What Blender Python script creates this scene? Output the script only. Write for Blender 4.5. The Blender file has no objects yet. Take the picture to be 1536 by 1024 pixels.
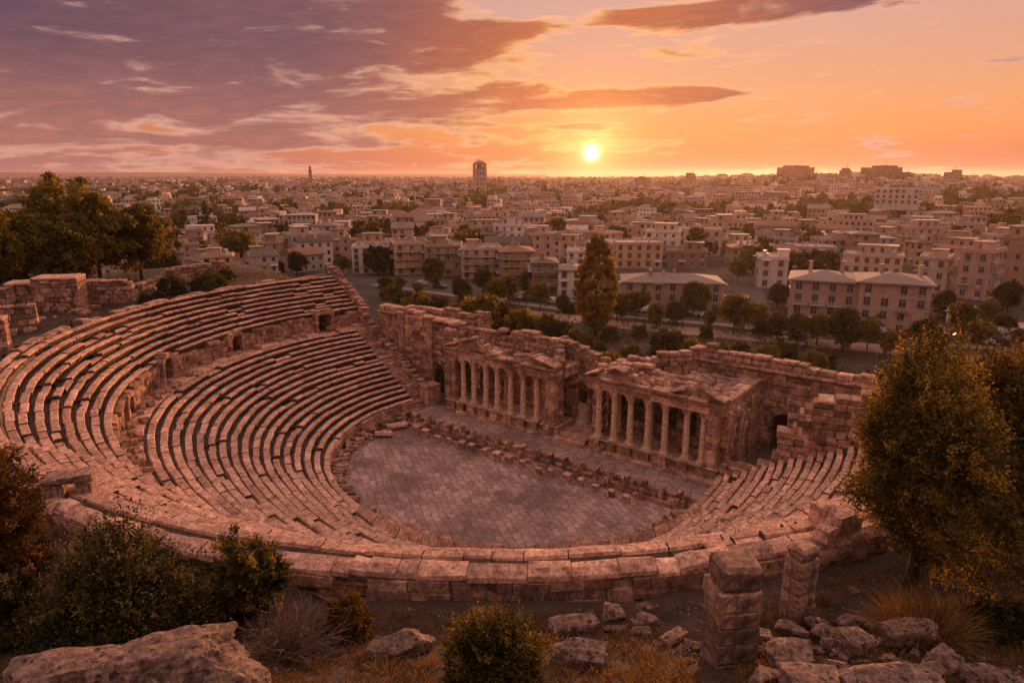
import bpy, bmesh, math, random
from mathutils import Vector, Matrix, noise as mnoise

R = math.radians
PI = math.pi
scene = bpy.context.scene
COL = scene.collection
rnd = random.Random(7)

# ------------------------------------------------------------------ camera
CAM = Vector((0, 0, 30.0))
PITCH = R(13.72)
FWD = Vector((0, math.cos(PITCH), -math.sin(PITCH)))
UPV = Vector((0, math.sin(PITCH), math.cos(PITCH)))
cam_d = bpy.data.cameras.new("camera")
cam_d.lens = 24.0
cam_d.sensor_width = 36.0
cam_d.clip_start = 0.5
cam_d.clip_end = 30000
cam = bpy.data.objects.new("camera", cam_d)
cam.location = CAM
cam.rotation_euler = (PI / 2 - PITCH, 0, 0)
COL.objects.link(cam)
scene.camera = cam


def ray(u, v):
    return Vector(((u - 768) / 1024, 0, 0)) + UPV * ((512 - v) / 1024) + FWD


def at(u, v, z=0.0):
    """the place on level z that is seen at photo position (u, v)"""
    d = ray(u, v)
    return CAM + d * ((z - CAM.z) / d.z)


def depth(p):
    return (Vector(p) - CAM).dot(FWD)


def mpp(p):
    return depth(p) / 1024.0


def proj(p):
    q = Vector(p) - CAM
    zc = q.dot(FWD)
    return 768 + 1024 * q.x / zc, 512 - 1024 * q.dot(UPV) / zc


# ------------------------------------------------------------------ theatre frame
CX, CY = 1.26, 69.15
ET = Vector((0.79, -0.613, 0)).normalized()      # along the stage
EN = Vector((0.613, 0.79, 0)).normalized()       # away from the seats
PH0, PH1 = R(127.5), R(337)                      # the two ends of the seating


def P(t, n, z=0.0):
    return Vector((CX, CY, 0)) + ET * t + EN * n + Vector((0, 0, z))


def t_of_u(u, n, z):
    lo, hi = -60.0, 45.0
    for _ in range(50):
        m = (lo + hi) / 2
        if proj(P(m, n, z))[0] < u:
            lo = m
        else:
            hi = m
    return (lo + hi) / 2


def arc(r, ph, z=0.0):
    k = max(0.0, (r - 20) / 25)
    if k > 0:
        a = ph % (2 * PI)
        z -= 1.05 * k * sstep(R(190), R(235), a)
        z -= 1.35 * sstep(0, .03, k) * (1 - sstep(27, 41, r)) * sstep(R(212), R(245), a) * (1 - sstep(R(300), R(328), a))
    return Vector((CX - 2.2 * k + r * math.cos(ph), CY + 0.9 * k + r * math.sin(ph), z))


def sstep(a, b, x):
    if a == b:
        return float(x > a)
    t = min(1.0, max(0.0, (x - a) / (b - a)))
    return t * t * (3 - 2 * t)


def nz(x, y, s, seed=0.0):
    return mnoise.noise(Vector((x * s + seed, y * s - seed, seed * 1.7)))


def ground(x, y):
    dx, dy = x - CX, y - CY
    r = math.hypot(dx, dy)
    ph = math.atan2(dy, dx)
    if ph < 0:
        ph += 2 * PI
    edge = min(ph - PH0, PH1 - ph) * r
    w = sstep(-7, 2.5, edge)
    if ph < PH0:
        w = sstep(-9, 2.5, edge)
    r2 = math.hypot(dx + 2.2, dy - 0.9)
    hz = max(min(12.9, max(0.0, (r - 23) * 0.5)), 13.0 * sstep(43.4, 45.2, r2))
    back = sstep(R(205), R(165), ph)
    fall = 1 - back * sstep(88, 128, r)
    z = hz * w * fall
    if r > 46:
        lump = 0.35 * nz(x, y, .18, 3) + 0.18 * nz(x, y, .6, 9)
        z += lump * w * fall * sstep(46, 49, r)
    z += 4.6 * sstep(25, 8, y) * w
    d = math.hypot(x, y)
    if d > 250:
        az = math.degrees(math.atan2(x, y))
        b = math.exp(-((az - 25) / 12) ** 2)
        z += 17 * b * sstep(320, 950, d) * sstep(4200, 1800, d)
        z += 0.8 * nz(x, y, .004, 5) * sstep(300, 700, d)
    return z


def on_ground(u, v):
    d = ray(u, v)
    s = 4.0
    while s < 9000:
        p = CAM + d * s
        if p.z < ground(p.x, p.y):
            lo, hi = s * .985 - 1, s
            for _ in range(24):
                m = (lo + hi) / 2
                q = CAM + d * m
                if q.z < ground(q.x, q.y):
                    hi = m
                else:
                    lo = m
            return CAM + d * hi
        s += max(.25, s * .004)
    return CAM + d * 9000


# ------------------------------------------------------------------ tagging
def tag(o, label=None, cat=None, group=None, kind=None):
    if label:
        o["label"] = label
    if cat:
        o["category"] = cat
    if group:
        o["group"] = group
    if kind:
        o["kind"] = kind
    return o


def empty(name, loc=(0, 0, 0), rz=0.0, label=None, cat=None, group=None):
    o = bpy.data.objects.new(name, None)
    o.location = loc
    o.rotation_euler = (0, 0, rz)
    o.empty_display_size = .5
    COL.objects.link(o)
    return tag(o, label, cat, group)


def link(name, me, parent=None, loc=(0, 0, 0), rot=(0, 0, 0), scl=(1, 1, 1)):
    o = bpy.data.objects.new(name, me)
    o.location = loc
    o.rotation_euler = rot
    o.scale = scl
    if parent is not None:
        o.parent = parent
    COL.objects.link(o)
    return o


def kids(o, table):
    return table.get(o.name, [])


def copy_tree(src, label=None, group=None):
    """a copy of a thing, of its parts and of their sub-parts"""
    def go(o, parent):
        c = o.copy()
        COL.objects.link(c)
        if parent is not None:
            c.parent = parent
        for ch in list(o.children):
            go(ch, c)
        return c
    c = go(src, None)
    if label:
        c["label"] = label
    if group:
        c["group"] = group
    return c


# ------------------------------------------------------------------ mesh builder
class MB:
    def __init__(s, xf=None):
        s.v, s.f, s.t, s.m = [], [], [], []
        s.xf = xf

    def add(s, vs, fs, tone=.5, m=0):
        b = len(s.v)
        if s.xf:
            vs = [s.xf(*p) for p in vs]
        s.v.extend([tuple(p) for p in vs])
        for f in fs:
            s.f.append([b + i for i in f])
            s.t.append(tone)
            s.m.append(m)

    def box(s, c, size, rz=0.0, b=0.0, j=0.0, tone=.5, m=0, rx=0.0, ry=0.0, taper=1.0):
        hx, hy, hz = size[0] / 2, size[1] / 2, size[2] / 2
        b = min(b, hx * .6, hy * .6, hz * .6)
        vs, fs = [], []
        if b <= 0:
            for sz in (-1, 1):
                k = taper if sz > 0 else 1
                for sx, sy in ((-1, -1), (1, -1), (1, 1), (-1, 1)):
                    vs.append([sx * hx * k, sy * hy * k, sz * hz])
            fs = [(3, 2, 1, 0), (4, 5, 6, 7), (0, 1, 5, 4), (1, 2, 6, 5), (2, 3, 7, 6), (3, 0, 4, 7)]
        else:
            idx = {}
            for sx in (-1, 1):
                for sy in (-1, 1):
                    for sz in (-1, 1):
                        k = taper if sz > 0 else 1
                        for a in range(3):
                            p = [sx * (hx - (0 if a == 0 else b)) * k, sy * (hy - (0 if a == 1 else b)) * k, sz * (hz - (0 if a == 2 else b))]
                            idx[(sx, sy, sz, a)] = len(vs)
                            vs.append(p)
            I = idx
            for sg in (-1, 1):
                fs.append([I[(sg, -1, -1, 0)], I[(sg, 1, -1, 0)], I[(sg, 1, 1, 0)], I[(sg, -1, 1, 0)]][::sg])
                fs.append([I[(-1, sg, -1, 1)], I[(-1, sg, 1, 1)], I[(1, sg, 1, 1)], I[(1, sg, -1, 1)]][::sg])
                fs.append([I[(-1, -1, sg, 2)], I[(1, -1, sg, 2)], I[(1, 1, sg, 2)], I[(-1, 1, sg, 2)]][::sg])
            for s1 in (-1, 1):
                for s2 in (-1, 1):
                    o = s1 * s2
                    fs.append([I[(s1, s2, -1, 0)], I[(s1, s2, -1, 1)], I[(s1, s2, 1, 1)], I[(s1, s2, 1, 0)]][::o])
                    fs.append([I[(-1, s1, s2, 1)], I[(-1, s1, s2, 2)], I[(1, s1, s2, 2)], I[(1, s1, s2, 1)]][::o])
                    fs.append([I[(s1, -1, s2, 2)], I[(s1, -1, s2, 0)], I[(s1, 1, s2, 0)], I[(s1, 1, s2, 2)]][::o])
                    for s3 in (-1, 1):
                        fs.append([I[(s1, s2, s3, 0)], I[(s1, s2, s3, 1)], I[(s1, s2, s3, 2)]][::o * s3])
        if j:
            for p in vs:
                for a in range(3):
                    p[a] += rnd.uniform(-j, j)
        M = Matrix.Translation(c) @ Matrix.Rotation(rz, 4, 'Z') @ Matrix.Rotation(ry, 4, 'Y') @ Matrix.Rotation(rx, 4, 'X')
        s.add([M @ Vector(p) for p in vs], fs, tone, m)

    def lathe(s, c, prof, seg=16, tone=.5, m=0, flute=0.0, squash=1.0):
        vs, fs = [], []
        for r, z in prof:
            for k in range(seg):
                a = 2 * PI * k / seg
                rr = r * (1 - (flute if k % 2 else 0))
                vs.append((c[0] + rr * math.cos(a), c[1] + rr * math.sin(a) * squash, c[2] + z))
        for i in range(len(prof) - 1):
            for k in range(seg):
                k2 = (k + 1) % seg
                fs.append((i * seg + k, i * seg + k2, (i + 1) * seg + k2, (i + 1) * seg + k))
        fs.append(tuple(range(seg))[::-1])
        fs.append(tuple((len(prof) - 1) * seg + k for k in range(seg)))
        s.add(vs, fs, tone, m)

    def tube(s, pts, radii, seg=6, tone=.5, m=0):
        vs, fs = [], []
        n = len(pts)
        for i, p in enumerate(pts):
            p = Vector(p)
            d = (Vector(pts[min(i + 1, n - 1)]) - Vector(pts[max(i - 1, 0)])).normalized()
            a = d.orthogonal().normalized() if abs(d.z) < .99 else Vector((1, 0, 0))
            if abs(d.z) > .3:
                a = (Vector((1, 0, 0)) - d * d.x).normalized()
            bb = d.cross(a)
            for k in range(seg):
                an = 2 * PI * k / seg
                vs.append(p + (a * math.cos(an) + bb * math.sin(an)) * radii[i])
        for i in range(n - 1):
            for k in range(seg):
                k2 = (k + 1) % seg
                fs.append((i * seg + k, i * seg + k2, (i + 1) * seg + k2, (i + 1) * seg + k))
        fs.append(tuple(range(seg))[::-1])
        fs.append(tuple((n - 1) * seg + k for k in range(seg)))
        s.add(vs, fs, tone, m)

    def prism(s, poly, a0, a1, axis=1, tone=.5, m=0):
        """extrude a 2-D outline along one axis (0, 1 or 2)"""
        n = len(poly)
        vs = []
        for a in (a0, a1):
            for p, q in poly:
                vs.append((a, p, q) if axis == 0 else (p, a, q) if axis == 1 else (p, q, a))
        fs = [tuple(range(n)), tuple(range(2 * n - 1, n - 1, -1))]
        for i in range(n):
            k = (i + 1) % n
            fs.append((i, k, n + k, n + i))
        s.add(vs, fs, tone, m)

    def mesh(s, name, mats, smooth=False, fix=True, sharp=None):
        me = bpy.data.meshes.new(name)
        me.from_pydata(s.v, [], s.f)
        if not isinstance(mats, (list, tuple)):
            mats = [mats]
        for mm in mats:
            me.materials.append(mm)
        if len(mats) > 1:
            me.polygons.foreach_set("material_index", s.m)
        at_ = me.attributes.new("tone", 'FLOAT', 'FACE')
        at_.data.foreach_set("value", s.t)
        if fix:
            bm = bmesh.new()
            bm.from_mesh(me)
            bmesh.ops.recalc_face_normals(bm, faces=bm.faces)
            bm.to_mesh(me)
            bm.free()
        if smooth:
            me.polygons.foreach_set("use_smooth", [True] * len(me.polygons))
            if sharp:
                me.set_sharp_from_angle(angle=R(sharp))
        me.update()
        return me

    def build(s, name, mats, parent=None, **kw):
        return link(name, s.mesh(name, mats, **kw), parent)


# ------------------------------------------------------------------ materials
class NT:
    def __init__(s, tree):
        s.t = tree
        s.n, s.l = tree.nodes, tree.links

    def node(s, typ, **kw):
        n = s.n.new(typ)
        for k, v in kw.items():
            setattr(n, k, v)
        return n

    def put(s, sock, val):
        if isinstance(val, bpy.types.NodeSocket):
            s.l.new(val, sock)
        elif isinstance(val, (tuple, list)) and len(val) == 3 and sock.type == 'RGBA':
            sock.default_value = (*val, 1)
        else:
            sock.default_value = val

    def math(s, op, a, b=None, c=None, clamp=False):
        n = s.node('ShaderNodeMath', operation=op, use_clamp=clamp)
        s.put(n.inputs[0], a)
        if b is not None:
            s.put(n.inputs[1], b)
        if c is not None:
            s.put(n.inputs[2], c)
        return n.outputs[0]

    def vmath(s, op, a, b=None, out=0):
        n = s.node('ShaderNodeVectorMath', operation=op)
        s.put(n.inputs[0], a)
        if b is not None:
            s.put(n.inputs[1 if op != 'SCALE' else 3], b)
        return n.outputs[out]

    def mix(s, f, a, b, blend='MIX'):
        n = s.node('ShaderNodeMix', data_type='RGBA', blend_type=blend)
        s.put(n.inputs['Factor'], f)
        s.put(n.inputs[6], a)
        s.put(n.inputs[7], b)
        return n.outputs[2]

    def ramp(s, f, stops, interp='LINEAR'):
        n = s.node('ShaderNodeValToRGB')
        cr = n.color_ramp
        cr.interpolation = interp
        while len(cr.elements) > 1:
            cr.elements.remove(cr.elements[-1])
        for i, (p, c) in enumerate(stops):
            e = cr.elements[0] if i == 0 else cr.elements.new(p)
            e.position = p
            e.color = (*c, 1) if len(c) == 3 else c
        s.put(n.inputs[0], f)
        return n.outputs[0]

    def ss(s, x, a, b):
        n = s.node('ShaderNodeMapRange', interpolation_type='SMOOTHSTEP')
        s.put(n.inputs[0], x)
        s.put(n.inputs[1], a)
        s.put(n.inputs[2], b)
        n.inputs[3].default_value = 0
        n.inputs[4].default_value = 1
        return n.outputs[0]

    def noise(s, vec, scale, detail=4, rough=.55, dist=0.0, out=0):
        n = s.node('ShaderNodeTexNoise')
        if vec is not None:
            s.put(n.inputs['Vector'], vec)
        n.inputs['Scale'].default_value = scale
        n.inputs['Detail'].default_value = detail
        n.inputs['Roughness'].default_value = rough
        n.inputs['Distortion'].default_value = dist
        return n.outputs[out]


def new_mat(name):
    m = bpy.data.materials.new(name)
    m.use_nodes = True
    nt = NT(m.node_tree)
    bsdf = m.node_tree.nodes['Principled BSDF']
    bsdf.inputs['Roughness'].default_value = .9
    bsdf.inputs['Specular IOR Level'].default_value = .25
    return m, nt, bsdf


def vscale(c, k):
    return tuple(min(1, x * k) for x in c)


def stone_mat(name, c1, c2, stain=(.06, .04, .035), stain_amt=.5, scale=1.0, bump=.25, lo=.72, hi=1.25, coords='Object', pits=False, streak=0.0):
    m, nt, b = new_mat(name)
    tc = nt.node('ShaderNodeTexCoord').outputs[coords]
    tone = nt.node('ShaderNodeAttribute', attribute_name='tone').outputs['Fac']
    n1 = nt.noise(tc, .16 * scale, 5, .6)
    n2 = nt.noise(tc, 1.1 * scale, 8, .65, .3)
    n3 = nt.noise(tc, 6.0 * scale, 6, .7)
    base = nt.mix(nt.ss(n2, .35, .68), c1, c2)
    k = nt.node('ShaderNodeMapRange')
    nt.put(k.inputs[0], tone)
    k.inputs[3].default_value = lo
    k.inputs[4].default_value = hi
    base = nt.mix(1.0, base, k.outputs[0], 'MULTIPLY')
    g = nt.ramp(n3, [(.33, (.36, .33, .31)), (.49, (1, 1, 1)), (.68, (1.5, 1.44, 1.4))])
    base = nt.mix(.9, base, g, 'MULTIPLY')
    g2 = nt.ramp(nt.noise(tc, 2.3 * scale, 9, .75, .4), [(.35, (.42, .39, .37)), (.5, (1, 1, 1)), (.67, (1.4, 1.36, 1.32))])
    base = nt.mix(.9, base, g2, 'MULTIPLY')
    s1 = nt.math('MULTIPLY', nt.ss(n1, .47, .66), nt.ss(nt.noise(tc, .8 * scale, 7, .7, .8), .45, .62))
    s2 = nt.ss(nt.noise(tc, 2.6 * scale, 6, .75, .5), .60, .70)
    st = nt.math('MULTIPLY', nt.math('MAXIMUM', s1, nt.math('MULTIPLY', s2, .85)), stain_amt)
    base = nt.mix(st, base, stain)
    if streak:                                   # dark water streaks running down the faces
        mp = nt.node('ShaderNodeMapping')
        nt.put(mp.inputs[0], tc)
        mp.inputs['Scale'].default_value = (1.5, 1.5, .16)
        sk = nt.math('MULTIPLY', nt.ss(nt.noise(mp.outputs[0], 1.2, 6, .7, .4), .50, .66), nt.ss(n1, .38, .56))
        base = nt.mix(nt.math('MULTIPLY', sk, streak), base, stain)
    h = nt.math('ADD', nt.math('MULTIPLY', n2, .6), nt.math('MULTIPLY', n3, .4))
    if pits:                                     # solution holes and lichen spots
        vo = nt.node('ShaderNodeTexVoronoi')
        nt.put(vo.inputs['Vector'], nt.vmath('ADD', tc, nt.vmath('SCALE', nt.noise(tc, 3.0, 4, .6, out=1), .5)))
        vo.inputs['Scale'].default_value = 3.0
        pit = nt.math('MULTIPLY', nt.ss(vo.outputs[0], .36, .18), nt.ss(n2, .42, .56))
        base = nt.mix(nt.math('MULTIPLY', pit, .9), base, stain)
        h = nt.math('SUBTRACT', h, nt.math('MULTIPLY', pit, .8))
    nt.put(b.inputs['Base Color'], base)
    bp = nt.node('ShaderNodeBump')
    bp.inputs['Strength'].default_value = min(1, bump * 2)
    bp.inputs['Distance'].default_value = .14 / scale
    nt.put(bp.inputs['Height'], h)
    nt.put(b.inputs['Normal'], bp.outputs[0])
    b.inputs['Roughness'].default_value = .93
    return m


def plain_mat(name, c, rough=.85, var=.25, scale=2.0, metallic=0.0, spec=.25, use_tone=False):
    m, nt, b = new_mat(name)
    tc = nt.node('ShaderNodeTexCoord').outputs['Object']
    n = nt.noise(tc, scale, 6, .65)
    n2 = nt.noise(tc, scale * .17, 4, .6)
    f = nt.math('ADD', nt.math('MULTIPLY', n, .5), nt.math('MULTIPLY', n2, .5))
    col = nt.ramp(f, [(.3, vscale(c, 1 - var)), (.7, vscale(c, 1 + var))])
    if use_tone:
        k = nt.node('ShaderNodeMapRange')
        nt.put(k.inputs[0], nt.node('ShaderNodeAttribute', attribute_name='tone').outputs['Fac'])
        k.inputs[3].default_value = .6
        k.inputs[4].default_value = 1.4
        col = nt.mix(1.0, col, k.outputs[0], 'MULTIPLY')
    nt.put(b.inputs['Base Color'], col)
    b.inputs['Roughness'].default_value = rough
    b.inputs['Metallic'].default_value = metallic
    b.inputs['Specular IOR Level'].default_value = spec
    return m


def leaf_mat(name, dark, mid, light, trans=.35):
    m, nt, b = new_mat(name)
    tone = nt.node('ShaderNodeAttribute', attribute_name='tone').outputs['Fac']
    oi = nt.node('ShaderNodeObjectInfo').outputs['Random']
    col = nt.ramp(tone, [(0, dark), (.5, mid), (1, light)])
    k = nt.node('ShaderNodeMapRange')
    nt.put(k.inputs[0], oi)
    k.inputs[3].default_value = .75
    k.inputs[4].default_value = 1.3
    col = nt.mix(1.0, col, k.outputs[0], 'MULTIPLY')
    nt.put(b.inputs['Base Color'], col)
    b.inputs['Roughness'].default_value = .7
    b.inputs['Specular IOR Level'].default_value = .15
    tr = nt.node('ShaderNodeBsdfTranslucent')
    nt.put(tr.inputs[0], nt.mix(1.0, col, (1.5, 1.25, .7), 'MULTIPLY'))
    mx = nt.node('ShaderNodeMixShader')
    mx.inputs[0].default_value = trans
    out = m.node_tree.nodes['Material Output']
    nt.l.new(b.outputs[0], mx.inputs[1])
    nt.l.new(tr.outputs[0], mx.inputs[2])
    nt.l.new(mx.outputs[0], out.inputs['Surface'])
    return m


M = {}
M['seat'] = stone_mat('seat_stone', (.41, .222, .152), (.61, .365, .26), stain_amt=.55, scale=1.0, bump=.3)
M['seat_dirt_shade'] = stone_mat('seat_channel', (.055, .032, .021), (.110, .066, .045), stain_amt=.5, scale=1.6, bump=.35)  # dirt of the foot channels, with shade of the recesses put into its colour
M['wall'] = stone_mat('ruin_masonry', (.25, .130, .086), (.52, .30, .21), stain_amt=.92, scale=1.0, bump=.6, lo=.45, hi=1.4, streak=.6)
M['front'] = stone_mat('stage_stone', (.31, .170, .11), (.56, .34, .235), stain_amt=.85, scale=1.2, bump=.45, lo=.55, hi=1.35, streak=.6)
M['core'] = stone_mat('wall_core', (.10, .062, .045), (.18, .11, .082), stain_amt=.6, scale=1.6, bump=.5)
M['rock'] = stone_mat('rock', (.12, .073, .055), (.25, .16, .122), stain=(.025, .018, .016), stain_amt=.95, scale=2.0, bump=1.0, pits=True)
M['pier'] = stone_mat('pier_stone', (.21, .12, .08), (.38, .23, .16), stain=(.03, .022, .02), stain_amt=.95, scale=1.4, bump=.6, lo=.5, hi=1.35, streak=.7)
M['column'] = stone_mat('column_stone', (.50, .32, .22), (.66, .46, .34), stain_amt=.4, scale=1.4, bump=.25)
# ------------------------------------------------------------------ sky and sun
SUN = ray(887, 229).normalized()
SUN_AZ = math.atan2(SUN.x, SUN.y)
SUN_EL = math.asin(SUN.z)


def azel(u, v):
    d = ray(u, v).normalized()
    return math.degrees(math.atan2(d.x, d.y)), math.degrees(math.asin(d.z))


world = bpy.data.worlds.new("World")
scene.world = world
world.use_nodes = True
wt = NT(world.node_tree)
bg = world.node_tree.nodes['Background']
D = wt.node('ShaderNodeTexCoord').outputs['Generated']
D = wt.vmath('NORMALIZE', D)
sep = wt.node('ShaderNodeSeparateXYZ')
wt.put(sep.inputs[0], D)
dx, dy, dz = sep.outputs
el = wt.math('MULTIPLY', wt.math('ARCSINE', dz), 180 / PI)
az = wt.math('MULTIPLY', wt.math('ARCTAN2', dx, dy), 180 / PI)
elf = wt.math('DIVIDE', el, 90.0, clamp=True)
gr = [(0, (.60, .20, .135)), (1.5, (.80, .245, .105)), (3, (.90, .32, .115)), (5.2, (.88, .365, .165)), (9, (.76, .375, .25)),
      (13, (.68, .38, .33)), (24, (1.60, .83, .56)), (50, (1.22, .70, .53)), (75, (.68, .48, .48)), (90, (.52, .39, .42))]  # unseen upper stops brightened as added fill light for the stone
base = wt.ramp(elf, [(e / 90, c) for e, c in gr])
lf = wt.math('MULTIPLY', wt.ss(az, 2, -42), wt.ss(wt.math('ABSOLUTE', az), 110, 60))
base = wt.mix(wt.math('MULTIPLY', lf, .9), base, wt.mix(1.0, base, (.58, .60, .98), 'MULTIPLY'))
mauve = wt.math('MULTIPLY', wt.ss(el, 3.0, .5), wt.math('ADD', wt.ss(az, -4, -34), wt.math('MULTIPLY', wt.ss(az, 18, 40), .4)))
base = wt.mix(wt.math('MULTIPLY', mauve, .92), base, (.44, .18, .165))
back = wt.ss(wt.math('ABSOLUTE', az), 60, 130)
base = wt.mix(wt.math('MULTIPLY', back, .8), base, wt.ramp(elf, [(0, (.20, .11, .12)), (.12, (.32, .19, .20)), (.4, (.36, .23, .26)), (1, (.50, .37, .38))]))
# a physical sky mixed in for the upper dome
sky = wt.node('ShaderNodeTexSky', sky_type='NISHITA')
sky.sun_disc = False
sky.sun_elevation = SUN_EL
sky.sun_rotation = SUN_AZ
skyc = wt.vmath('SCALE', sky.outputs[0], .07)
base = wt.mix(.015, base, skyc)
# clouds: soft banks at given bearings and heights, broken up by noise on a flat cloud layer
dzp = wt.math('ADD', wt.math('MAXIMUM', dz, 0.0), .085)
px_ = wt.math('DIVIDE', dx, dzp)
py_ = wt.math('DIVIDE', dy, dzp)
cmb = wt.node('ShaderNodeCombineXYZ')
wt.put(cmb.inputs[0], wt.math('MULTIPLY', px_, .72))
wt.put(cmb.inputs[1], wt.math('MULTIPLY', py_, 1.0))
pl = wt.vmath('ADD', cmb.outputs[0], (3.1, 7.7, 0))
na = wt.noise(pl, .8, 4, .55, .5)
cm2 = wt.node('ShaderNodeCombineXYZ')
wt.put(cm2.inputs[0], wt.math('MULTIPLY', az, .075))
wt.put(cm2.inputs[1], wt.math('ADD', wt.math('MULTIPLY', el, .36), wt.math('MULTIPLY', az, -.012)))
pl2 = wt.vmath('ADD', cm2.outputs[0], (1.7, 4.2, 0))
nb = wt.noise(pl2, 1.5, 9, .60, .45)
nc = wt.noise(pl2, 5.2, 8, .64, .3)
nsum = wt.math('ADD', wt.math('ADD', wt.math('MULTIPLY', na, .28), wt.math('MULTIPLY', nb, .54)), wt.math('MULTIPLY', nc, .18))
BL = [  # u, v, half width, half height (photo pixels), weight
    (-60, 60, 420, 90, .95), (100, 152, 400, 24, .95), (330, 30, 330, 34, .62), (60, 20, 320, 60, .5), (330, 100, 230, 20, .5), (580, 84, 310, 20, .95), (700, 46, 120, 12, .6), (880, 62, 75, 40, -.9), (820, 10, 60, 22, -.5),
    (700, 148, 170, 14, .9), (930, 146, 190, 13, 1.05), (1040, 142, 90, 7, .7), (1170, 10, 270, 17, 1.25), (1010, 24, 110, 12, .8),
    (840, 189, 90, 4, .8), (300, 213, 330, 9, .62), (560, 218, 130, 7, .55), (60, 205, 160, 9, .5), (480, 60, 200, 20, .5),
    (250, 245, 600, 12, .25), (1380, 205, 120, 2.5, .5), (560, 10, 120, 12, .45)]
dens = None
for u, v, hw, hh, w in BL:
    a0, e0 = azel(u, v)
    sa, se = hw * .056, hh * .056
    q1 = wt.math('DIVIDE', wt.math('SUBTRACT', az, a0), sa)
    tilt = wt.math('MULTIPLY', wt.math('SUBTRACT', az, a0), .0)
    if (u, v) == (1170, 10):
        tilt = wt.math('MULTIPLY', wt.math('SUBTRACT', az, a0), .045)
    q2 = wt.math('DIVIDE', wt.math('SUBTRACT', wt.math('SUBTRACT', el, e0), tilt), se)
    r2 = wt.math('ADD', wt.math('MULTIPLY', q1, q1), wt.math('MULTIPLY', q2, q2))
    g = wt.math('MULTIPLY', wt.math('EXPONENT', wt.math('MULTIPLY', r2, -.8)), w)
    dens = g if dens is None else wt.math('ADD', dens, g)
dens = wt.math('MINIMUM', dens, 1.15)
high = wt.math('MULTIPLY', wt.ss(el, 13, 22), .42)      # the layer goes on overhead
dens = wt.math('ADD', dens, high)
dd = wt.math('ADD', wt.math('MULTIPLY', dens, .62), wt.math('MULTIPLY', wt.math('SUBTRACT', nsum, .5), 3.6))
mask = wt.ss(dd, .12, .42)
thick = wt.ss(dd, .20, .62)
cosang = wt.vmath('DOT_PRODUCT', D, tuple(SUN), out=1)
ang = wt.math('MULTIPLY', wt.math('ARCCOSINE', wt.math('MINIMUM', cosang, 1.0)), 180 / PI)
near = wt.ss(ang, 25, 3)
core = wt.mix(near, (.195, .095, .112), (.58, .165, .06))
core = wt.mix(wt.ss(el, 1.5, 10), wt.mix(.6, core, (.52, .20, .14)), core)
core = wt.mix(wt.math('MULTIPLY', wt.ss(az, -18, -40), wt.ss(el, 5, 12)), core, (.12, .068, .105))
edge = wt.mix(near, (.74, .40, .31), (1.0, .52, .20))
cloud = wt.mix(thick, edge, core)
cloud = wt.mix(wt.math('MULTIPLY', wt.ss(nc, .4, .65), .35), cloud, wt.mix(1.0, cloud, (1.6, 1.4, 1.3), 'MULTIPLY'))
cloud = wt.mix(wt.ss(el, 13.5, 26), cloud, (1.0, .66, .60))
skycol = wt.mix(mask, base, cloud)


def glow(sig, c, k):
    q = wt.math('DIVIDE', ang, sig)
    e = wt.math('EXPONENT', wt.math('MULTIPLY', wt.math('MULTIPLY', q, q), -1.0))
    return wt.vmath('SCALE', c, wt.math('MULTIPLY', e, k))


skycol = wt.vmath('ADD', skycol, glow(9.0, (1.0, .34, .05), .20))
skycol = wt.vmath('ADD', skycol, glow(4.2, (1.0, .32, .045), .36))
soft = wt.math('EXPONENT', wt.math('DIVIDE', ang, -1.35))
skycol = wt.vmath('ADD', skycol, wt.vmath('SCALE', (1.0, .46, .14), wt.math('MULTIPLY', soft, 1.35)))
skycol = wt.vmath('ADD', skycol, glow(.48, (1.0, .9, .7), 2.6))
below = wt.ss(el, -.05, -1.2)
skycol = wt.mix(below, skycol, (.25, .12, .09))
wt.put(bg.inputs['Color'], skycol)
bg.inputs['Strength'].default_value = 1.0

sl = bpy.data.lights.new("sun", 'SUN')
sl.energy = 5.0
sl.angle = R(1.0)
sl.color = (1.0, .43, .18)
so = bpy.data.objects.new("sun", sl)
LAZ, LEL = SUN_AZ + R(13), R(6.0)
sky.sun_elevation = LEL
sky.sun_rotation = LAZ
LAMP = Vector((math.sin(LAZ) * math.cos(LEL), math.cos(LAZ) * math.cos(LEL), math.sin(LEL)))
so.rotation_euler = (-LAMP).to_track_quat('-Z', 'Y').to_euler()
so.location = (0, 0, 200)
COL.objects.link(so)

scene.view_settings.view_transform = 'Standard'
scene.view_settings.look = 'None'
scene.view_settings.exposure = 0.0
scene.view_settings.gamma = 1.0
scene.cycles.use_denoising = True
scene.cycles.max_bounces = 6
scene.cycles.transparent_max_bounces = 16
scene.cycles.volume_bounces = 0
scene.cycles.sample_clamp_indirect = 4.0

# ------------------------------------------------------------------ air
hm, hnt, hb = new_mat('evening_air')
hm.node_tree.nodes.remove(hb)
pv = hnt.node('ShaderNodeVolumePrincipled')
pv.inputs['Color'].default_value = (.96, .74, .66, 1)
pv.inputs['Density'].default_value = .00006
pv.inputs['Density Attribute'].default_value = ''
pv.inputs['Color Attribute'].default_value = ''
pv.inputs['Temperature Attribute'].default_value = ''
pv.inputs['Anisotropy'].default_value = .64
hnt.l.new(pv.outputs[0], hm.node_tree.nodes['Material Output'].inputs['Volume'])
hz = MB()
hz.box((0, 4400, 32), (14000, 9400, 70))
tag(hz.build('haze', hm), kind='stuff')

# ------------------------------------------------------------------ ground sheet
def axis_steps(lims):
    out = []
    for a, b, st in lims:
        n = max(1, int(round((b - a) / st)))
        out += [a + (b - a) * i / n for i in range(n)]
    out.append(lims[-1][1])
    return out


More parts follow.
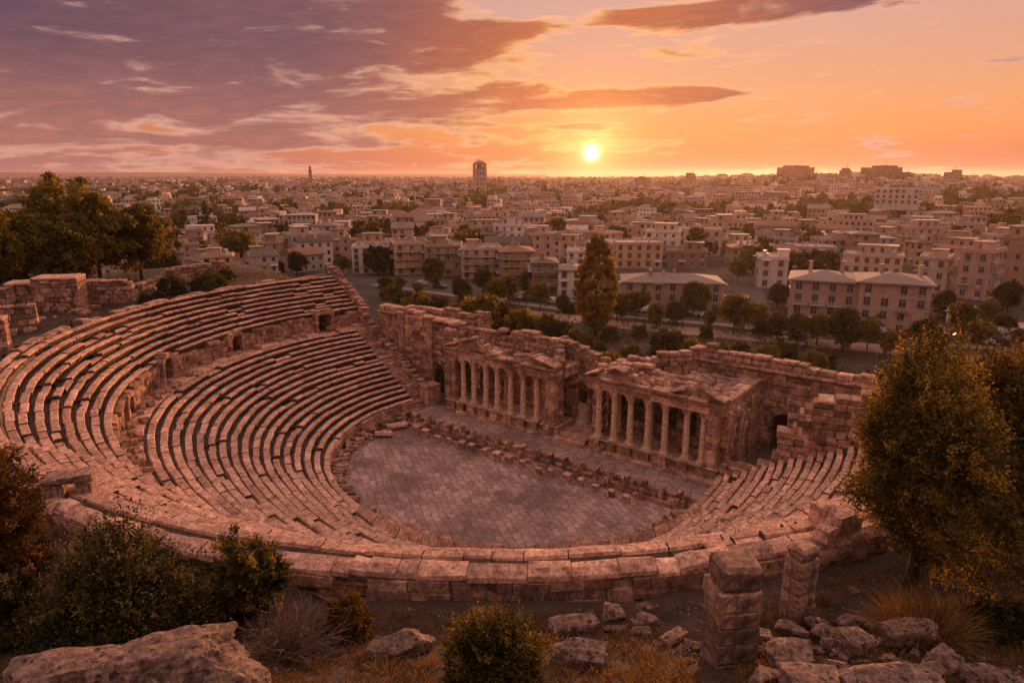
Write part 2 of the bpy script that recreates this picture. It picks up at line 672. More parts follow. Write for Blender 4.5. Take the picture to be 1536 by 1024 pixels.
xs = axis_steps([(-6500, -1500, 500), (-1500, -400, 80), (-400, -130, 18), (-130, -62, 3), (-62, 60, 1.3), (60, 130, 4), (130, 400, 18), (400, 1500, 60), (1500, 6500, 500)])
ys = axis_steps([(-150, -10, 20), (-10, 4, 2), (4, 40, .9), (40, 130, 2.2), (130, 300, 10), (300, 1500, 50), (1500, 9000, 400)])
gv = [(x, y, ground(x, y)) for y in ys for x in xs]
nx = len(xs)
gf = [(j * nx + i, j * nx + i + 1, (j + 1) * nx + i + 1, (j + 1) * nx + i) for j in range(len(ys) - 1) for i in range(nx - 1)]
gm = bpy.data.meshes.new('ground')
gm.from_pydata(gv, [], gf)
m, nt, b = new_mat('dry_earth')
tc = nt.node('ShaderNodeTexCoord').outputs['Object']
n1 = nt.noise(tc, .11, 5, .6)
n2 = nt.noise(tc, .9, 8, .7)
n3 = nt.noise(tc, 7.0, 6, .7)
c = nt.mix(nt.ss(n2, .35, .65), (.026, .016, .011), (.078, .047, .032))
c = nt.mix(nt.ss(n1, .45, .62), c, (.038, .026, .015))
c = nt.mix(.9, c, nt.ramp(n3, [(.3, (.6, .6, .6)), (.55, (1, 1, 1)), (.72, (1.5, 1.4, 1.3))]), 'MULTIPLY')
sp = nt.node('ShaderNodeSeparateXYZ')
nt.put(sp.inputs[0], tc)
yy = nt.math('ADD', sp.outputs[1], nt.math('MULTIPLY', nt.math('SUBTRACT', n1, .5), 30))
town = nt.mix(nt.ss(nt.noise(tc, .05, 4, .6), .42, .58), (.035, .028, .023), (.085, .062, .048))
c = nt.mix(nt.ss(yy, 165, 190), c, town)
nt.put(b.inputs['Base Color'], c)
bp = nt.node('ShaderNodeBump')
bp.inputs['Strength'].default_value = .7
bp.inputs['Distance'].default_value = .15
nt.put(bp.inputs['Height'], nt.math('ADD', n2, nt.math('MULTIPLY', n3, .4)))
nt.put(b.inputs['Normal'], bp.outputs[0])
gm.materials.append(m)
gm.polygons.foreach_set("use_smooth", [True] * len(gm.polygons))
tag(link('ground', gm), kind='structure')
# ------------------------------------------------------------------ orchestra and stage floors
def paving(name, kind, c1, c2, joint, sc, rot):
    m, nt, b = new_mat(name)
    tc = nt.node('ShaderNodeTexCoord').outputs['Object']
    mp = nt.node('ShaderNodeMapping')
    nt.put(mp.inputs[0], tc)
    mp.inputs['Rotation'].default_value = (0, 0, rot)
    mp.inputs['Scale'].default_value = (sc, sc, 1)
    wob = nt.noise(tc, .42, 5, .62, out=1)
    vec = nt.vmath('ADD', mp.outputs[0], nt.vmath('SCALE', nt.vmath('SUBTRACT', wob, (.5, .5, .5)), 1.5))
    if kind == 'brick':
        br = nt.node('ShaderNodeTexBrick')
        nt.put(br.inputs['Vector'], vec)
        br.inputs['Scale'].default_value = 1
        br.inputs['Mortar Size'].default_value = .035
        br.inputs['Mortar Smooth'].default_value = .5
        br.inputs['Brick Width'].default_value = 1.05
        br.inputs['Row Height'].default_value = .7
        br.inputs['Color1'].default_value = (0, 0, 0, 1)
        br.inputs['Color2'].default_value = (1, 1, 1, 1)
        br.inputs['Mortar'].default_value = (.5, .5, .5, 1)
        br.inputs['Bias'].default_value = 0
        tone, gap = br.outputs[0], br.outputs[1]
    else:
        v1 = nt.node('ShaderNodeTexVoronoi', voronoi_dimensions='2D')
        v2 = nt.node('ShaderNodeTexVoronoi', voronoi_dimensions='2D', feature='DISTANCE_TO_EDGE')
        for vv in (v1, v2):
            nt.put(vv.inputs['Vector'], vec)
            vv.inputs['Scale'].default_value = .72
            vv.inputs['Randomness'].default_value = .8
        tone = nt.math('FRACT', nt.math('MULTIPLY', nt.vmath('LENGTH', v1.outputs['Color'], out=1), 3.7))
        gap = nt.ss(v2.outputs[0], .05, .015)
    n2 = nt.noise(tc, 1.6, 8, .7)
    n1 = nt.noise(tc, .13, 5, .6)
    col = nt.mix(tone, c1, c2)
    col = nt.mix(.9, col, nt.ramp(n2, [(.3, (.62, .6, .6)), (.52, (1, 1, 1)), (.7, (1.25, 1.2, 1.2))]), 'MULTIPLY')
    col = nt.mix(nt.math('MULTIPLY', nt.ss(n1, .44, .62), .6), col, joint)
    col = nt.mix(nt.math('MULTIPLY', gap, .8), col, joint)
    spot = nt.math('MULTIPLY', nt.ss(nt.noise(tc, 1.15, 3, .6, .6), .62, .69), nt.ss(nt.noise(tc, .35, 3, .5), .42, .55))
    col = nt.mix(nt.math('MULTIPLY', spot, .7), col, vscale(joint, .6))
    nt.put(b.inputs['Base Color'], col)
    bp = nt.node('ShaderNodeBump')
    bp.inputs['Strength'].default_value = .8
    bp.inputs['Distance'].default_value = .06
    h = nt.math('SUBTRACT', nt.math('ADD', nt.math('MULTIPLY', tone, .35), nt.math('MULTIPLY', n2, .5)), gap)
    nt.put(bp.inputs['Height'], h)
    nt.put(b.inputs['Normal'], bp.outputs[0])
    b.inputs['Roughness'].default_value = .72
    b.inputs['Specular IOR Level'].default_value = .35
    return m


STAGE_ROT = math.atan2(ET.y, ET.x)
M['orch'] = paving('orchestra_paving', 'brick', (.23, .142, .114), (.42, .272, .224), (.085, .052, .042), 1.0, -STAGE_ROT + R(32))
M['stagefloor'] = paving('stage_paving', 'voronoi', (.28, .175, .142), (.39, .25, .208), (.11, .067, .054), .95, .3)
M['ringstone'] = stone_mat('ring_stone', (.20, .135, .115), (.31, .21, .18), stain_amt=.6)

fb = MB()
N = 96
ring = [arc(18.3, 2 * PI * k / N, .02) for k in range(N)]
fb.add(ring, [tuple(range(N))])
tag(fb.build('orchestra_floor', M['orch'], fix=False), kind='structure')
# the ring of kerb stones round the paved circle and the rough strip outside it
kb = MB()
ph = PH0 - R(6)
while ph < PH1 + R(4):
    dph = rnd.uniform(1.0, 1.8) / 18.6
    t = rnd.random()
    q = [arc(18.3, ph + .002, .07), arc(19.0, ph + .002, .07), arc(19.0, ph + dph - .002, .07), arc(18.3, ph + dph - .002, .07)]
    kb.add([v + Vector((0, 0, -.3)) for v in q] + [v + Vector((0, 0, rnd.uniform(-.015, .02))) for v in q],
           [(4, 5, 6, 7), (0, 1, 5, 4), (1, 2, 6, 5), (2, 3, 7, 6), (3, 0, 4, 7)], t)
    ph += dph
tag(kb.build('orchestra_kerb', M['ringstone']), 'curved kerb of flat stones round the paved orchestra', 'kerb')
sb = MB()
ra = [arc(18.9, PH0 - R(12) + (PH1 - PH0 + R(20)) * k / 90, .03 + .05 * rnd.random()) for k in range(91)]
rb = [arc(20.9, PH0 - R(12) + (PH1 - PH0 + R(20)) * k / 90, .06 + .12 * rnd.random()) for k in range(91)]
sb.add(ra + rb, [(i, i + 1, 92 + i, 91 + i) for i in range(90)])
tag(sb.build('orchestra_path', M['seat_dirt_shade'], smooth=True), kind='structure')
# stage platform
st = MB(P)
st.box((1.2, 3.0, .5), (38.5, 5.0, 1.0), b=.04)
tag(st.build('stage_floor', M['stagefloor']), kind='structure')
st2 = MB(P)
st2.box((3.0, 11.5, .48), (52, 12.0, .98))
tag(st2.build('backstage_ground', M['core']), kind='structure')

# ------------------------------------------------------------------ seating
NL, NU = 17, 9
RL0, TL = 20.3, .856
ZL0, RISE, RISEU = 1.45, .4147, .47
RL1 = RL0 + NL * TL                 # 34.85
RD = 36.5                            # face of the wall behind the walkway
ZD = ZL0 + NL * RISE                 # 8.5
ZU0 = ZD + 2.25
RU0, TU = RD + .15, .80
RU1 = RU0 + NU * TU                  # 43.85
ZTOP = ZU0 + NU * RISEU               # 14.95


def seat_z(r):
    if r < RL0:
        return 0
    if r < RL1:
        return ZL0 + (int((r - RL0) / TL) + 1) * RISE - .0
    if r < RD:
        return ZD
    return min(ZTOP, ZU0 + (int((r - RU0) / TU) + 1) * RISEU)


def strip(mb, prof, p0, p1, lmin, lmax, rmid, jr=.04, jz=.03, gap=.02, ginset=.06, dmg=.05, dmgz=.2, mats=None, skip=None, rough=0.0):
    """stone blocks side by side along an arc: one continuous skin with a groove at each joint"""
    ph = p0
    secs = []
    tones = []
    np_ = len(prof)
    while ph < p1 - .004:
        L = rnd.uniform(lmin, lmax)
        e = min(p1, ph + L / rmid)
        if p1 - e < .35 * lmin / rmid:
            e = p1
        near = sstep(R(215), R(250), ph)
        kk = 1 + .35 * near
        dr, dz_ = rnd.gauss(0, jr) * kk, rnd.gauss(0, jz) * kk
        if rnd.random() < dmg * kk:
            dz_ -= rnd.uniform(.4, 1) * dmgz
            dr += rnd.uniform(-.04, .16)
        tilt = rnd.gauss(0, jz * .7)
        g = gap / rmid
        tone = min(1, max(0, rnd.gauss(.5, .24)))
        nsub = 2 if (e - ph) * rmid < 3.2 else 3
        for s_ in range(nsub):
            f = s_ / (nsub - 1)
            p = ph + g + (e - ph - 2 * g) * f
            secs.append((p, [(r + dr + rnd.uniform(-rough, rough), z + dz_ + tilt * (f - .5) * 2 + rnd.uniform(-rough, rough)) for r, z in prof]))
            tones.append(tone)
        secs.append((e, [(r + ginset * (1 if i < np_ / 2 else -.2), z - ginset) for i, (r, z) in enumerate(prof)]))
        tones.append(.12)
        ph = e
    vs, base = [], len(mb.v)
    for p, pr in secs:
        for r, z in pr:
            vs.append(arc(r, p, z))
    mb.v.extend([tuple(v) for v in vs])
    for i in range(len(secs) - 1):
        for k in range(np_ - 1):
            a = base + i * np_ + k
            mb.f.append([a, a + 1, a + np_ + 1, a + np_])
            joint = tones[i] == .12 or tones[i + 1] == .12
            mb.t.append(.15 if joint else tones[i])
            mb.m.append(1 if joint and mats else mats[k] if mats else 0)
    for e in (0, len(secs) - 1):
        mb.f.append([base + e * np_ + k for k in range(np_)])
        mb.t.append(.5)
        mb.m.append(0)


def seat_prof(r0, z, tr, last=False):
    d = .60 * tr
    return [(r0 + .30, z - .70), (r0 + .26, z - .21), (r0, z - .18), (r0 + .0, z - .03), (r0 + .04, z),
            (r0 + d, z + .0), (r0 + d + .05, z - .14), (r0 + tr + .34, z - .16)]


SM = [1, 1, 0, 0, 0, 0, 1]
STAIR = R(4.6)                       # the flight of steps beside the left end wall
theatre = empty('theatre_seating', (CX, CY, 0), 0, 'curved bowl of worn stone seat rows around the paved orchestra', 'seating')
inv = Vector((-CX, -CY, 0))


def child(mb, name, mats, parent, **kw):
    """mesh built in scene coordinates, parented under a thing standing at parent.location"""
    loc = parent.location
    mb.v = [(x - loc.x, y - loc.y, z - loc.z) for x, y, z in mb.v] if parent.rotation_euler.z == 0 else mb.v
    return mb.build(name, mats, parent, **kw)


for i in range(NL):
    r0, z = RL0 + i * TL, ZL0 + (i + 1) * RISE
    mb = MB()
    p1 = PH1 - R(.6)
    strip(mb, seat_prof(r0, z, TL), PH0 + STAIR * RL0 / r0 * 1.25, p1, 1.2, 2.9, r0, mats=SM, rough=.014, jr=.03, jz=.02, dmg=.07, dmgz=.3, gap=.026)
    child(mb, 'seat_row', [M['seat'], M['seat_dirt_shade']], theatre)
# front wall of the lowest row
mb = MB()
strip(mb, [(RL0 + .25, -.1), (RL0 + .12, 0.1), (RL0 + .05, ZL0 - .1), (RL0 - .1, ZL0 - .05), (RL0 - .1, ZL0 + .1), (RL0 + .3, ZL0 + .1)], PH0 + R(1), PH1 - R(.6), 1.2, 2.4, RL0, jr=.05, jz=.03, dmg=.12, dmgz=.5)
child(mb, 'front_wall', M['seat'], theatre)
# the walkway between the two tiers, a broken pavement
mb = MB()
strip(mb, [(RL1 - .1, ZD - .6), (RL1, ZD - .1), (RL1 + .05, ZD), (RL1 + .9, ZD), (RD + .6, ZD - .02), (RD + 3.2, ZD - .05)], PH0, PH1 - R(.6), .9, 2.2, RD, jr=.04, jz=.06, dmg=.16, dmgz=.25)
child(mb, 'walkway', M['seat'], theatre)

# doors through the walkway wall: bearing of each, found from where the photograph shows it
def ph_of(u, v, r, z, lo=127.5, hi=335):
    best = None
    for k in range(1200):
        p = R(lo + (hi - lo) * k / 1200)
        q = proj(arc(r, p, z))
        e = math.hypot(q[0] - u, q[1] - v)
        if best is None or e < best[0]:
            best = (e, p)
    return best[1]


doors = [(ph_of(485, 482, RD, ZD + 1), 1.0, 2.3), (ph_of(350, 508, RD, ZD + 1), .85, 1.9), (ph_of(247, 556, RD, ZD + 1), .75, 2.5),
         (ph_of(196, 612, RD, ZD + 1), .8, 1.6), (ph_of(222, 690, RD, ZD + 1), .75, 1.6)]
doors += [(PH1 - R(62), .8, 1.8), (PH1 - R(30), .8, 1.8)]
# wall behind the walkway: courses of blocks, interrupted at the doors
segs = []
cuts = sorted(doors)
p = PH0
for dph, hw, hh in cuts:
    segs.append((p, dph - hw / RD))
    p = dph + hw / RD
segs.append((p, PH1 - R(.6)))
mb = MB()
for a, bb in segs:
    if bb - a < .01:
        continue
    for c_ in range(4):
        z0 = ZD - .05 + c_ * .58
        if c_ == 3:
            strip(mb, [(RD + .12, z0 - .02), (RD - .10, z0), (RD - .12, z0 + .34), (RD + .3, z0 + .5), (RD + .8, z0 + .5)], a, bb, 1.0, 2.2, RD, jr=.07, jz=.06, dmg=.3, dmgz=.45, ginset=.08)
        else:
            strip(mb, [(RD + .14, z0), (RD, z0 + .02), (RD, z0 + .56), (RD + .14, z0 + .58)], a, bb, .7, 1.7, RD, jr=.05, jz=.0, dmg=.12, dmgz=.0, ginset=.07)
child(mb, 'walkway_wall', M['wall'], theatre)
for dph, hw, hh in doors:
    mb = MB(lambda x, y, z, dph=dph: arc(RD + y, dph + x / RD, ZD + z))
    for sx in (-1, 1):
        zz = 0
        while zz < hh - .1:
            h_ = min(rnd.uniform(.4, .6), hh - zz)
            mb.box((sx * (hw + .26), .12, zz + h_ / 2), (.56, .95, h_ - .02), b=.04, j=.02, tone=rnd.random())
            zz += h_
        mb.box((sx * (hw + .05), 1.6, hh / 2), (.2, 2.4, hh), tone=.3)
    if hw > .9:
        mb.box((0, .1, hh + .24), (2 * hw + 1.3, 1.0, .48), b=.05, j=.02, tone=.6)
        mb.box((0, .1, hh + .6), (2 * hw + .7, .9, .26), b=.05, j=.03, tone=.4)
    else:
        for k in range(5):                                     # a round arch of wedge stones
            a = PI * (k + .5) / 5
            mb.box((math.cos(a) * (hw + .22), .1, hh - .15 + math.sin(a) * (hw * .55 + .22)), (.5, .95, .62), ry=PI / 2 - a, b=.04, j=.02, tone=rnd.random())
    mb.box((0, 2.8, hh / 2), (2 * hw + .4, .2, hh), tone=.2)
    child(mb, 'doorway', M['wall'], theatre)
for i in range(NU):
    r0, z = RU0 + i * TU, ZU0 + (i + 1) * RISEU
    mb = MB()
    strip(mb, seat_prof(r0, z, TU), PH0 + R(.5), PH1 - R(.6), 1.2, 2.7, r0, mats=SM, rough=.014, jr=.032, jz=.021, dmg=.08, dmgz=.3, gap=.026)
    child(mb, 'seat_row', [M['seat'], M['seat_dirt_shade']], theatre)
# steps beside the left end wall, darker masonry standing in for its shade
mb = MB()
NS = NL * 2 + 2
for i in range(NS):
    r0 = RL0 + i * TL / 2
    z = ZL0 + (i + 1) * RISE / 2
    pa, pb = PH0 + R(.3), PH0 + STAIR * RL0 / r0 * 1.25 - .004
    q = [arc(r0 + rnd.uniform(-.03, .03), pa, z), arc(r0 + rnd.uniform(-.03, .03), pb, z), arc(r0 + TL / 2 + .15, pb, z), arc(r0 + TL / 2 + .15, pa, z)]
    mb.add([v - Vector((0, 0, .6)) for v in q] + [v + Vector((0, 0, rnd.uniform(-.02, .02))) for v in q],
           [(4, 5, 6, 7), (0, 1, 5, 4), (1, 2, 6, 5), (2, 3, 7, 6), (3, 0, 4, 7)], rnd.random())
child(mb, 'stairway', M['wall'], theatre)
# radial stairs cut through the lower and upper seats
for pdeg, lo_r, hi_r, zz0, tr in [(d, RL0, RL1, ZL0, TL) for d in (243, 281, 312)] + [(d, RU0, RU1, ZU0, TU) for d in (225, 262, 300)]:
    mb = MB()
    n = int((hi_r - lo_r) / tr + .01)
    for i in range(n):
        for h_ in (0, 1):
            r0 = lo_r + (i + .5 * h_) * tr - tr * .42
            z = zz0 + (i + .5 + .5 * h_) * (RISE if zz0 == ZL0 else RISEU) + .015
            hw = .42
            pa, pb = R(pdeg) - hw / r0, R(pdeg) + hw / r0
            q = [arc(r0 + rnd.uniform(-.03, .03), pa, z), arc(r0 + rnd.uniform(-.03, .03), pb, z), arc(r0 + tr * .62, pb, z), arc(r0 + tr * .62, pa, z)]
            mb.add([v - Vector((0, 0, .4)) for v in q] + [v + Vector((0, 0, rnd.uniform(-.02, .02))) for v in q],
                   [(4, 5, 6, 7), (0, 1, 5, 4), (1, 2, 6, 5), (2, 3, 7, 6), (3, 0, 4, 7)], rnd.random())
    child(mb, 'stairway', M['seat'], theatre)

# rim: a broad coping on a curved wall of coursed masonry
rim = empty('rim_wall', (CX, CY, 0), 0, 'curved masonry wall with broad pale coping closing the top of the seats', 'wall')
CR = RU1 + .12
mb = MB()
p0 = R(196)
strip(mb, [(CR - .05, ZTOP - .7), (CR - .02, ZTOP - .05), (CR + .08, ZTOP + .06), (CR + .50, ZTOP + .03), (CR + .80, ZTOP - .18), (CR + .82, ZTOP - .40), (CR + .70, ZTOP - .50), (CR + .4, ZTOP - .7)],
      p0, PH1 - R(.6), .7, 2.6, 45, jr=.06, jz=.032, dmg=.16, dmgz=.14, ginset=.10, gap=.03, rough=.045)
child(mb, 'coping', M['seat'], rim)
mb = MB()
strip(mb, [(RU1 - 1.2, ZTOP - .75), (RU1 - .9, ZTOP - .32), (CR + .55, ZTOP - .28), (CR + .6, ZTOP - .7)], p0, PH1 - R(.6), 1, 2.5, 45, jr=.03, jz=.02, dmg=0)
child(mb, 'bed_course', M['core'], rim)
mb = MB()
for c_ in range(6):
    z1 = ZTOP - .48 - c_ * .5
    strip(mb, [(CR + .4, z1 - .0), (CR + .70 + .03 * c_, z1 - .02), (CR + .70 + .03 * c_, z1 - .48), (CR + .4, z1 - .5)], p0, PH1 - R(.6), .6, 1.9, 45, jr=.11, jz=0, dmg=.3, dmgz=0, ginset=.09, gap=.02, rough=.015)
child(mb, 'masonry', M['wall'], rim)
# the back part of the rim is only a low broken kerb
rim2 = empty('rim_kerb', (CX, CY, 0), 0, 'low broken kerb of weathered blocks along the far top edge of the seats', 'kerb')
mb = MB()
strip(mb, [(CR - .02, ZTOP - .8), (CR, ZTOP - .05), (CR + .1, ZTOP + .05), (CR + .9, ZTOP + .03), (CR + 1.0, ZTOP - .15), (CR + 1.1, ZTOP - 2.6)], PH0, p0 - .002, .9, 2.6, 45, jr=.07, jz=.10, dmg=.25, dmgz=.6, ginset=.1, rough=.03)
child(mb, 'kerb_course', M['wall'], rim2)


# ------------------------------------------------------------------ ruined masonry walls
def wall(mb, path, z0, top, thick, bw=(.7, 1.5), ch=.52, openings=(), jr=.05, core=None, seed=1):
    """coursed block wall along a (t, n) path; top(s) is the broken top; openings: (s0, s1, z0, z1, arched)"""
    rr = random.Random(seed)
    pts = [Vector((a, b_, 0)) for a, b_ in path]
    ln = [0]
    for i in range(1, len(pts)):
        ln.append(ln[-1] + (pts[i] - pts[i - 1]).length)

    def frame(s):
        for i in range(1, len(pts)):
            if s <= ln[i] or i == len(pts) - 1:
                d = (pts[i] - pts[i - 1]).normalized()
                return pts[i - 1] + d * (s - ln[i - 1]), d
    T = ln[-1]

    def blocked(s, z):
        for s0, s1, a, b_, ar in openings:
            if s0 < s < s1 and a < z:
                if not ar:
                    if z < b_:
                        return True
                else:
                    R_ = (s1 - s0) / 2
                    sp = b_ - R_
                    if z < sp or math.hypot(s - (s0 + s1) / 2, z - sp) < R_:
                        return True
        return False

    z = z0
    while True:
        s = 0.0
        any_ = False
        h = ch * rr.uniform(.85, 1.15)
        while s < T - .05:
            w = min(rr.uniform(*bw), T - s)
            if T - s - w < .3:
                w = T - s
            # cut the block at opening edges
            for s0, s1, a, b_, ar in openings:
                for e in (s0, s1):
                    if a <= z + h / 2 <= b_ and s + .12 < e < s + w - .02:
                        w = e - s
            mid = s + w / 2
            tz = top(mid)
            if z + h * .5 < tz and not blocked(mid, z + h / 2):
                any_ = True
                p, d = frame(mid)
                p2, d2 = frame(min(T, s + w))
                off = rr.gauss(0, jr)
                hh = min(h, max(.2, tz - z))
                edge = z + h * 1.5 >= tz
                mb.box((p.x, p.y, z + hh / 2 + (rr.uniform(-.06, .05) if edge else 0)), (w - .03, thick + 2 * off, hh - .028), rz=math.atan2(d.y, d.x) + rr.gauss(0, .012),
                       b=.06 if not edge else .11, j=.024 if not edge else .06, tone=min(1, max(0, rr.gauss(.5, .26))))
            elif z + h * .5 < tz:
                any_ = True
            s += w
        z += h
        if not any_ or z > 40:
            break


def arch_ring(mb, c, n_dir, s_dir, rad, depth_, w=.6, n=9, tone=.6, a0=0.0, a1=PI):
    """wedge stones round an arch: centre c, s_dir along the wall"""
    ang_s = math.atan2(s_dir.y, s_dir.x)
    for k in range(n):
        a = a0 + (a1 - a0) * (k + .5) / n
        rm = rad + w / 2
        M_ = (a1 - a0) * rm / n * .97
        p = Vector(c) + s_dir * (math.cos(a) * rm) + Vector((0, 0, math.sin(a) * rm))
        mb.box(tuple(p), (w, depth_, M_), rz=ang_s, ry=-a, b=.04, j=.015, tone=rnd.random())


def jag(base, amp, seed, step=1.3, slope=None):
    """a broken skyline: base height (number or list of (s, z)) with steps"""
    rr = random.Random(seed)
    tab = [rr.gauss(0, 1) for _ in range(200)]

    def f(s):
        if isinstance(base, (int, float)):
            b_ = base
        else:
            b_ = base[-1][1]
            if s <= base[0][0]:
                b_ = base[0][1]
            else:
                for (s0, z0), (s1, z1) in zip(base, base[1:]):
                    if s0 <= s <= s1:
                        b_ = z0 + (z1 - z0) * (s - s0) / (s1 - s0)
                        break
        return b_ + amp * (tab[int(s / step) % 200] * .6 + tab[int(s / (step * 3.1)) % 200 + 0] * .6)
    return f


# left end wall of the seating, falling in steps with the rows
def tn(p):
    q = Vector((p[0] - CX, p[1] - CY, 0))
    return q.dot(ET), q.dot(EN)


lw = empty('end_wall', (CX, CY, 0), 0, 'stepped rough end wall beside the far seat stairs, next to the scene building', 'wall')
mb = MB(P)
a0, a1 = tn(arc(20.2, PH0 - R(1.2))), tn(arc(46.2, PH0 - R(.3)))
L = math.hypot(a1[0] - a0[0], a1[1] - a0[1])


def lw_top(s, J=jag(0, .16, 4)):
    r = 20.2 + s * (26 / L)
    zs = ZL0 + max(0, (r - RL0) / TL) * RISE if r < RL1 else (ZD + 1.2 * (r - RL1) if r < RD else ZU0 + (r - RU0) / TU * RISEU)
    return min(zs, ZTOP) + 1.25 + J(s)


wall(mb, [a0, a1], 0, lw_top, 1.05, seed=3, bw=(.5, 1.1), ch=.42, jr=.06)
child(mb, 'masonry', M['wall'], lw)
mb = MB(P)
mb.box((a0[0] + .1, a0[1] - .1, 1.6), (1.9, 2.0, 3.2), rz=math.atan2(a1[1] - a0[1], a1[0] - a0[0]), b=.06, j=.03, tone=.7)
mb.box((a0[0] + .1, a0[1] - .1, 3.35), (2.1, 2.2, .35), rz=math.atan2(a1[1] - a0[1], a1[0] - a0[0]), b=.06, j=.03, tone=.6)
child(mb, 'end_pier', M['wall'], lw)

# right end wall: a tall ruin rising over the near end of the rows
rw = empty('ruined_buttress', (CX, CY, 0), 0, 'tall stepped ruin of big blocks rising over the right end of the seats', 'ruin')
mb = MB(P)
b0, b1 = tn(arc(20.6, PH1 + R(.4))), tn(arc(46.5, PH1 + R(.4)))
L2 = math.hypot(b1[0] - b0[0], b1[1] - b0[1])
wall(mb, [b0, b1], 0, jag([(0, 1.7), (3.0, 2.8), (4.6, 5.6), (6.2, 9.7), (8.5, 10.4), (12, 11.8), (20, 13.5), (26, 15.8)], .38, 11), 1.7, seed=5, bw=(.8, 1.7), ch=.62, jr=.09)
d_ = Vector((b1[0] - b0[0], b1[1] - b0[1], 0)).normalized()
n_ = Vector((-d_.y, d_.x, 0))
wall(mb, [(b0[0] + d_.x * 5.5 + n_.x * 1.5, b0[1] + d_.y * 5.5 + n_.y * 1.5), (b0[0] + d_.x * 20 + n_.x * 1.5, b0[1] + d_.y * 20 + n_.y * 1.5)], 0, jag([(0, 7.5), (3, 9.2), (7, 9.5), (14, 12)], .4, 21), 1.8, seed=15, bw=(.8, 1.7), ch=.62, jr=.12)
wall(mb, [(b0[0] + d_.x * 7.0 - n_.x * 1.2, b0[1] + d_.y * 7.0 - n_.y * 1.2), (b0[0] + d_.x * 17 - n_.x * 1.2, b0[1] + d_.y * 17 - n_.y * 1.2)], 2, jag([(0, 5.2), (2, 7.0), (5, 8.3), (12, 10.8)], .4, 23), 1.2, seed=16, bw=(.8, 1.7), ch=.62, jr=.12)
child(mb, 'masonry', M['wall'], rw)

# weeds that have rooted in the channels of the seats
def weed_leaf(mb, p, l):
    d = Vector((rnd.uniform(-.8, .8), rnd.uniform(-.8, .8), 1)).normalized() * l
    w = Vector((rnd.uniform(-1, 1), rnd.uniform(-1, 1), 0)).normalized() * l * .22
    mb.add([p, p + d * .5 + w, p + d, p + d * .5 - w], [(0, 1, 2, 3)], rnd.random())


WEEDS = MB()
for k in range(620):
    up = rnd.random() < .45
    i = rnd.randrange(NU if up else NL)
    tr_, r0, z0_ = (TU, RU0 + i * TU, ZU0 + (i + 1) * RISEU) if up else (TL, RL0 + i * TL, ZL0 + (i + 1) * RISE)
    ph = PH0 + R(5) + rnd.random() * (PH1 - PH0 - R(8))
    if mnoise.noise(Vector((ph * 9, r0 * .25, 3))) < -.02:
        continue
    p = arc(r0 + tr_ * rnd.uniform(.7, .95), ph, z0_ - .16)
    for _ in range(rnd.randrange(6, 20)):
        weed_leaf(WEEDS, p + Vector((rnd.uniform(-.3, .3), rnd.uniform(-.3, .3), 0)), rnd.uniform(.10, .34))
# ------------------------------------------------------------------ scene building (scaenae frons)
frons = empty('scene_building', (CX, CY, 0), 0, 'long ruined stage front with two columned porches, broken pediments and arches', 'ruin')
NF = 5.75                                # line of the front columns
ZP = 2.2                                 # podium top
HC = 5.5                                 # column height with base and capital
ZE = ZP + HC                             # underside of the beams


def part(mb, name, mat, parent=None, **kw):
    return child(mb, name, mat, parent or frons, **kw)


# --- column: shaft with base and capital as sub-parts
def col_meshes(h, r):
    sh = MB()
    prof = []
    z0, z1 = .42, h - .78
    for i in range(13):
        f = i / 12
        rr_ = r * (1 - .16 * f ** 1.6) + (.05 * r if i in (0, 12) else 0)
        prof.append((rr_ * (1 + rnd.uniform(-.012, .012)), z0 + (z1 - z0) * f))
    sh.lathe((0, 0, 0), prof, seg=20)
    me1 = sh.mesh('shaft', M['column'], smooth=True, sharp=40)
    ba = MB()
    ba.box((0, 0, .09), (r * 2.9, r * 2.9, .18), b=.03, j=.012)
    ba.lathe((0, 0, .18), [(r * 1.38, 0), (r * 1.45, .05), (r * 1.38, .11), (r * 1.16, .13), (r * 1.14, .16), (r * 1.26, .18), (r * 1.24, .23), (r * 1.06, .26)], seg=20)
    me2 = ba.mesh('base', M['column'])
    ca = MB()
    zc = h - .80
    ca.lathe((0, 0, zc), [(r * .88, 0), (r * 1.0, .03), (r * .86, .07), (r * .9, .3), (r * 1.12, .56), (r * 1.3, .66)], seg=16)
    for lv, (zz, rr_, hh) in enumerate([(.08, .98, .26), (.28, 1.06, .28)]):
        for k in range(8):
            a = 2 * PI * (k + .5 * lv) / 8
            ca.box((math.cos(a) * r * rr_, math.sin(a) * r * rr_, zc + zz + hh / 2), (.1, r * .55, hh), rz=a, ry=.28, tone=.4, taper=.8)
            ca.box((math.cos(a) * r * (rr_ + .22), math.sin(a) * r * (rr_ + .22), zc + zz + hh - .03), (.13, r * .42, .08), rz=a, tone=.6)
    for k in range(4):
        a = PI / 4 + PI / 2 * k
        ca.lathe((math.cos(a) * r * 1.35, math.sin(a) * r * 1.35, zc + .50), [(.05, 0), (.11, .04), (.11, .13), (.05, .17)], seg=8, tone=.6)
    ca.box((0, 0, zc + .74), (r * 2.75, r * 2.75, .12), b=.02, j=.012, tone=.6)
    me3 = ca.mesh('capital', M['column'])
    return me1, me2, me3


CM = [col_meshes(HC, .345) for _ in range(3)]


def column(t, n, z, kind=0, s=1.0, sz=1.0, cap=True):
    p = P(t, n, z) - frons.location
    c = link('column', CM[kind][0], frons, p, (0, 0, STAGE_ROT + rnd.choice((0, PI / 2, PI))), (s, s, sz))
    link('base', CM[kind][1], c)
    if cap:
        link('capital', CM[kind][2], c)
    return c


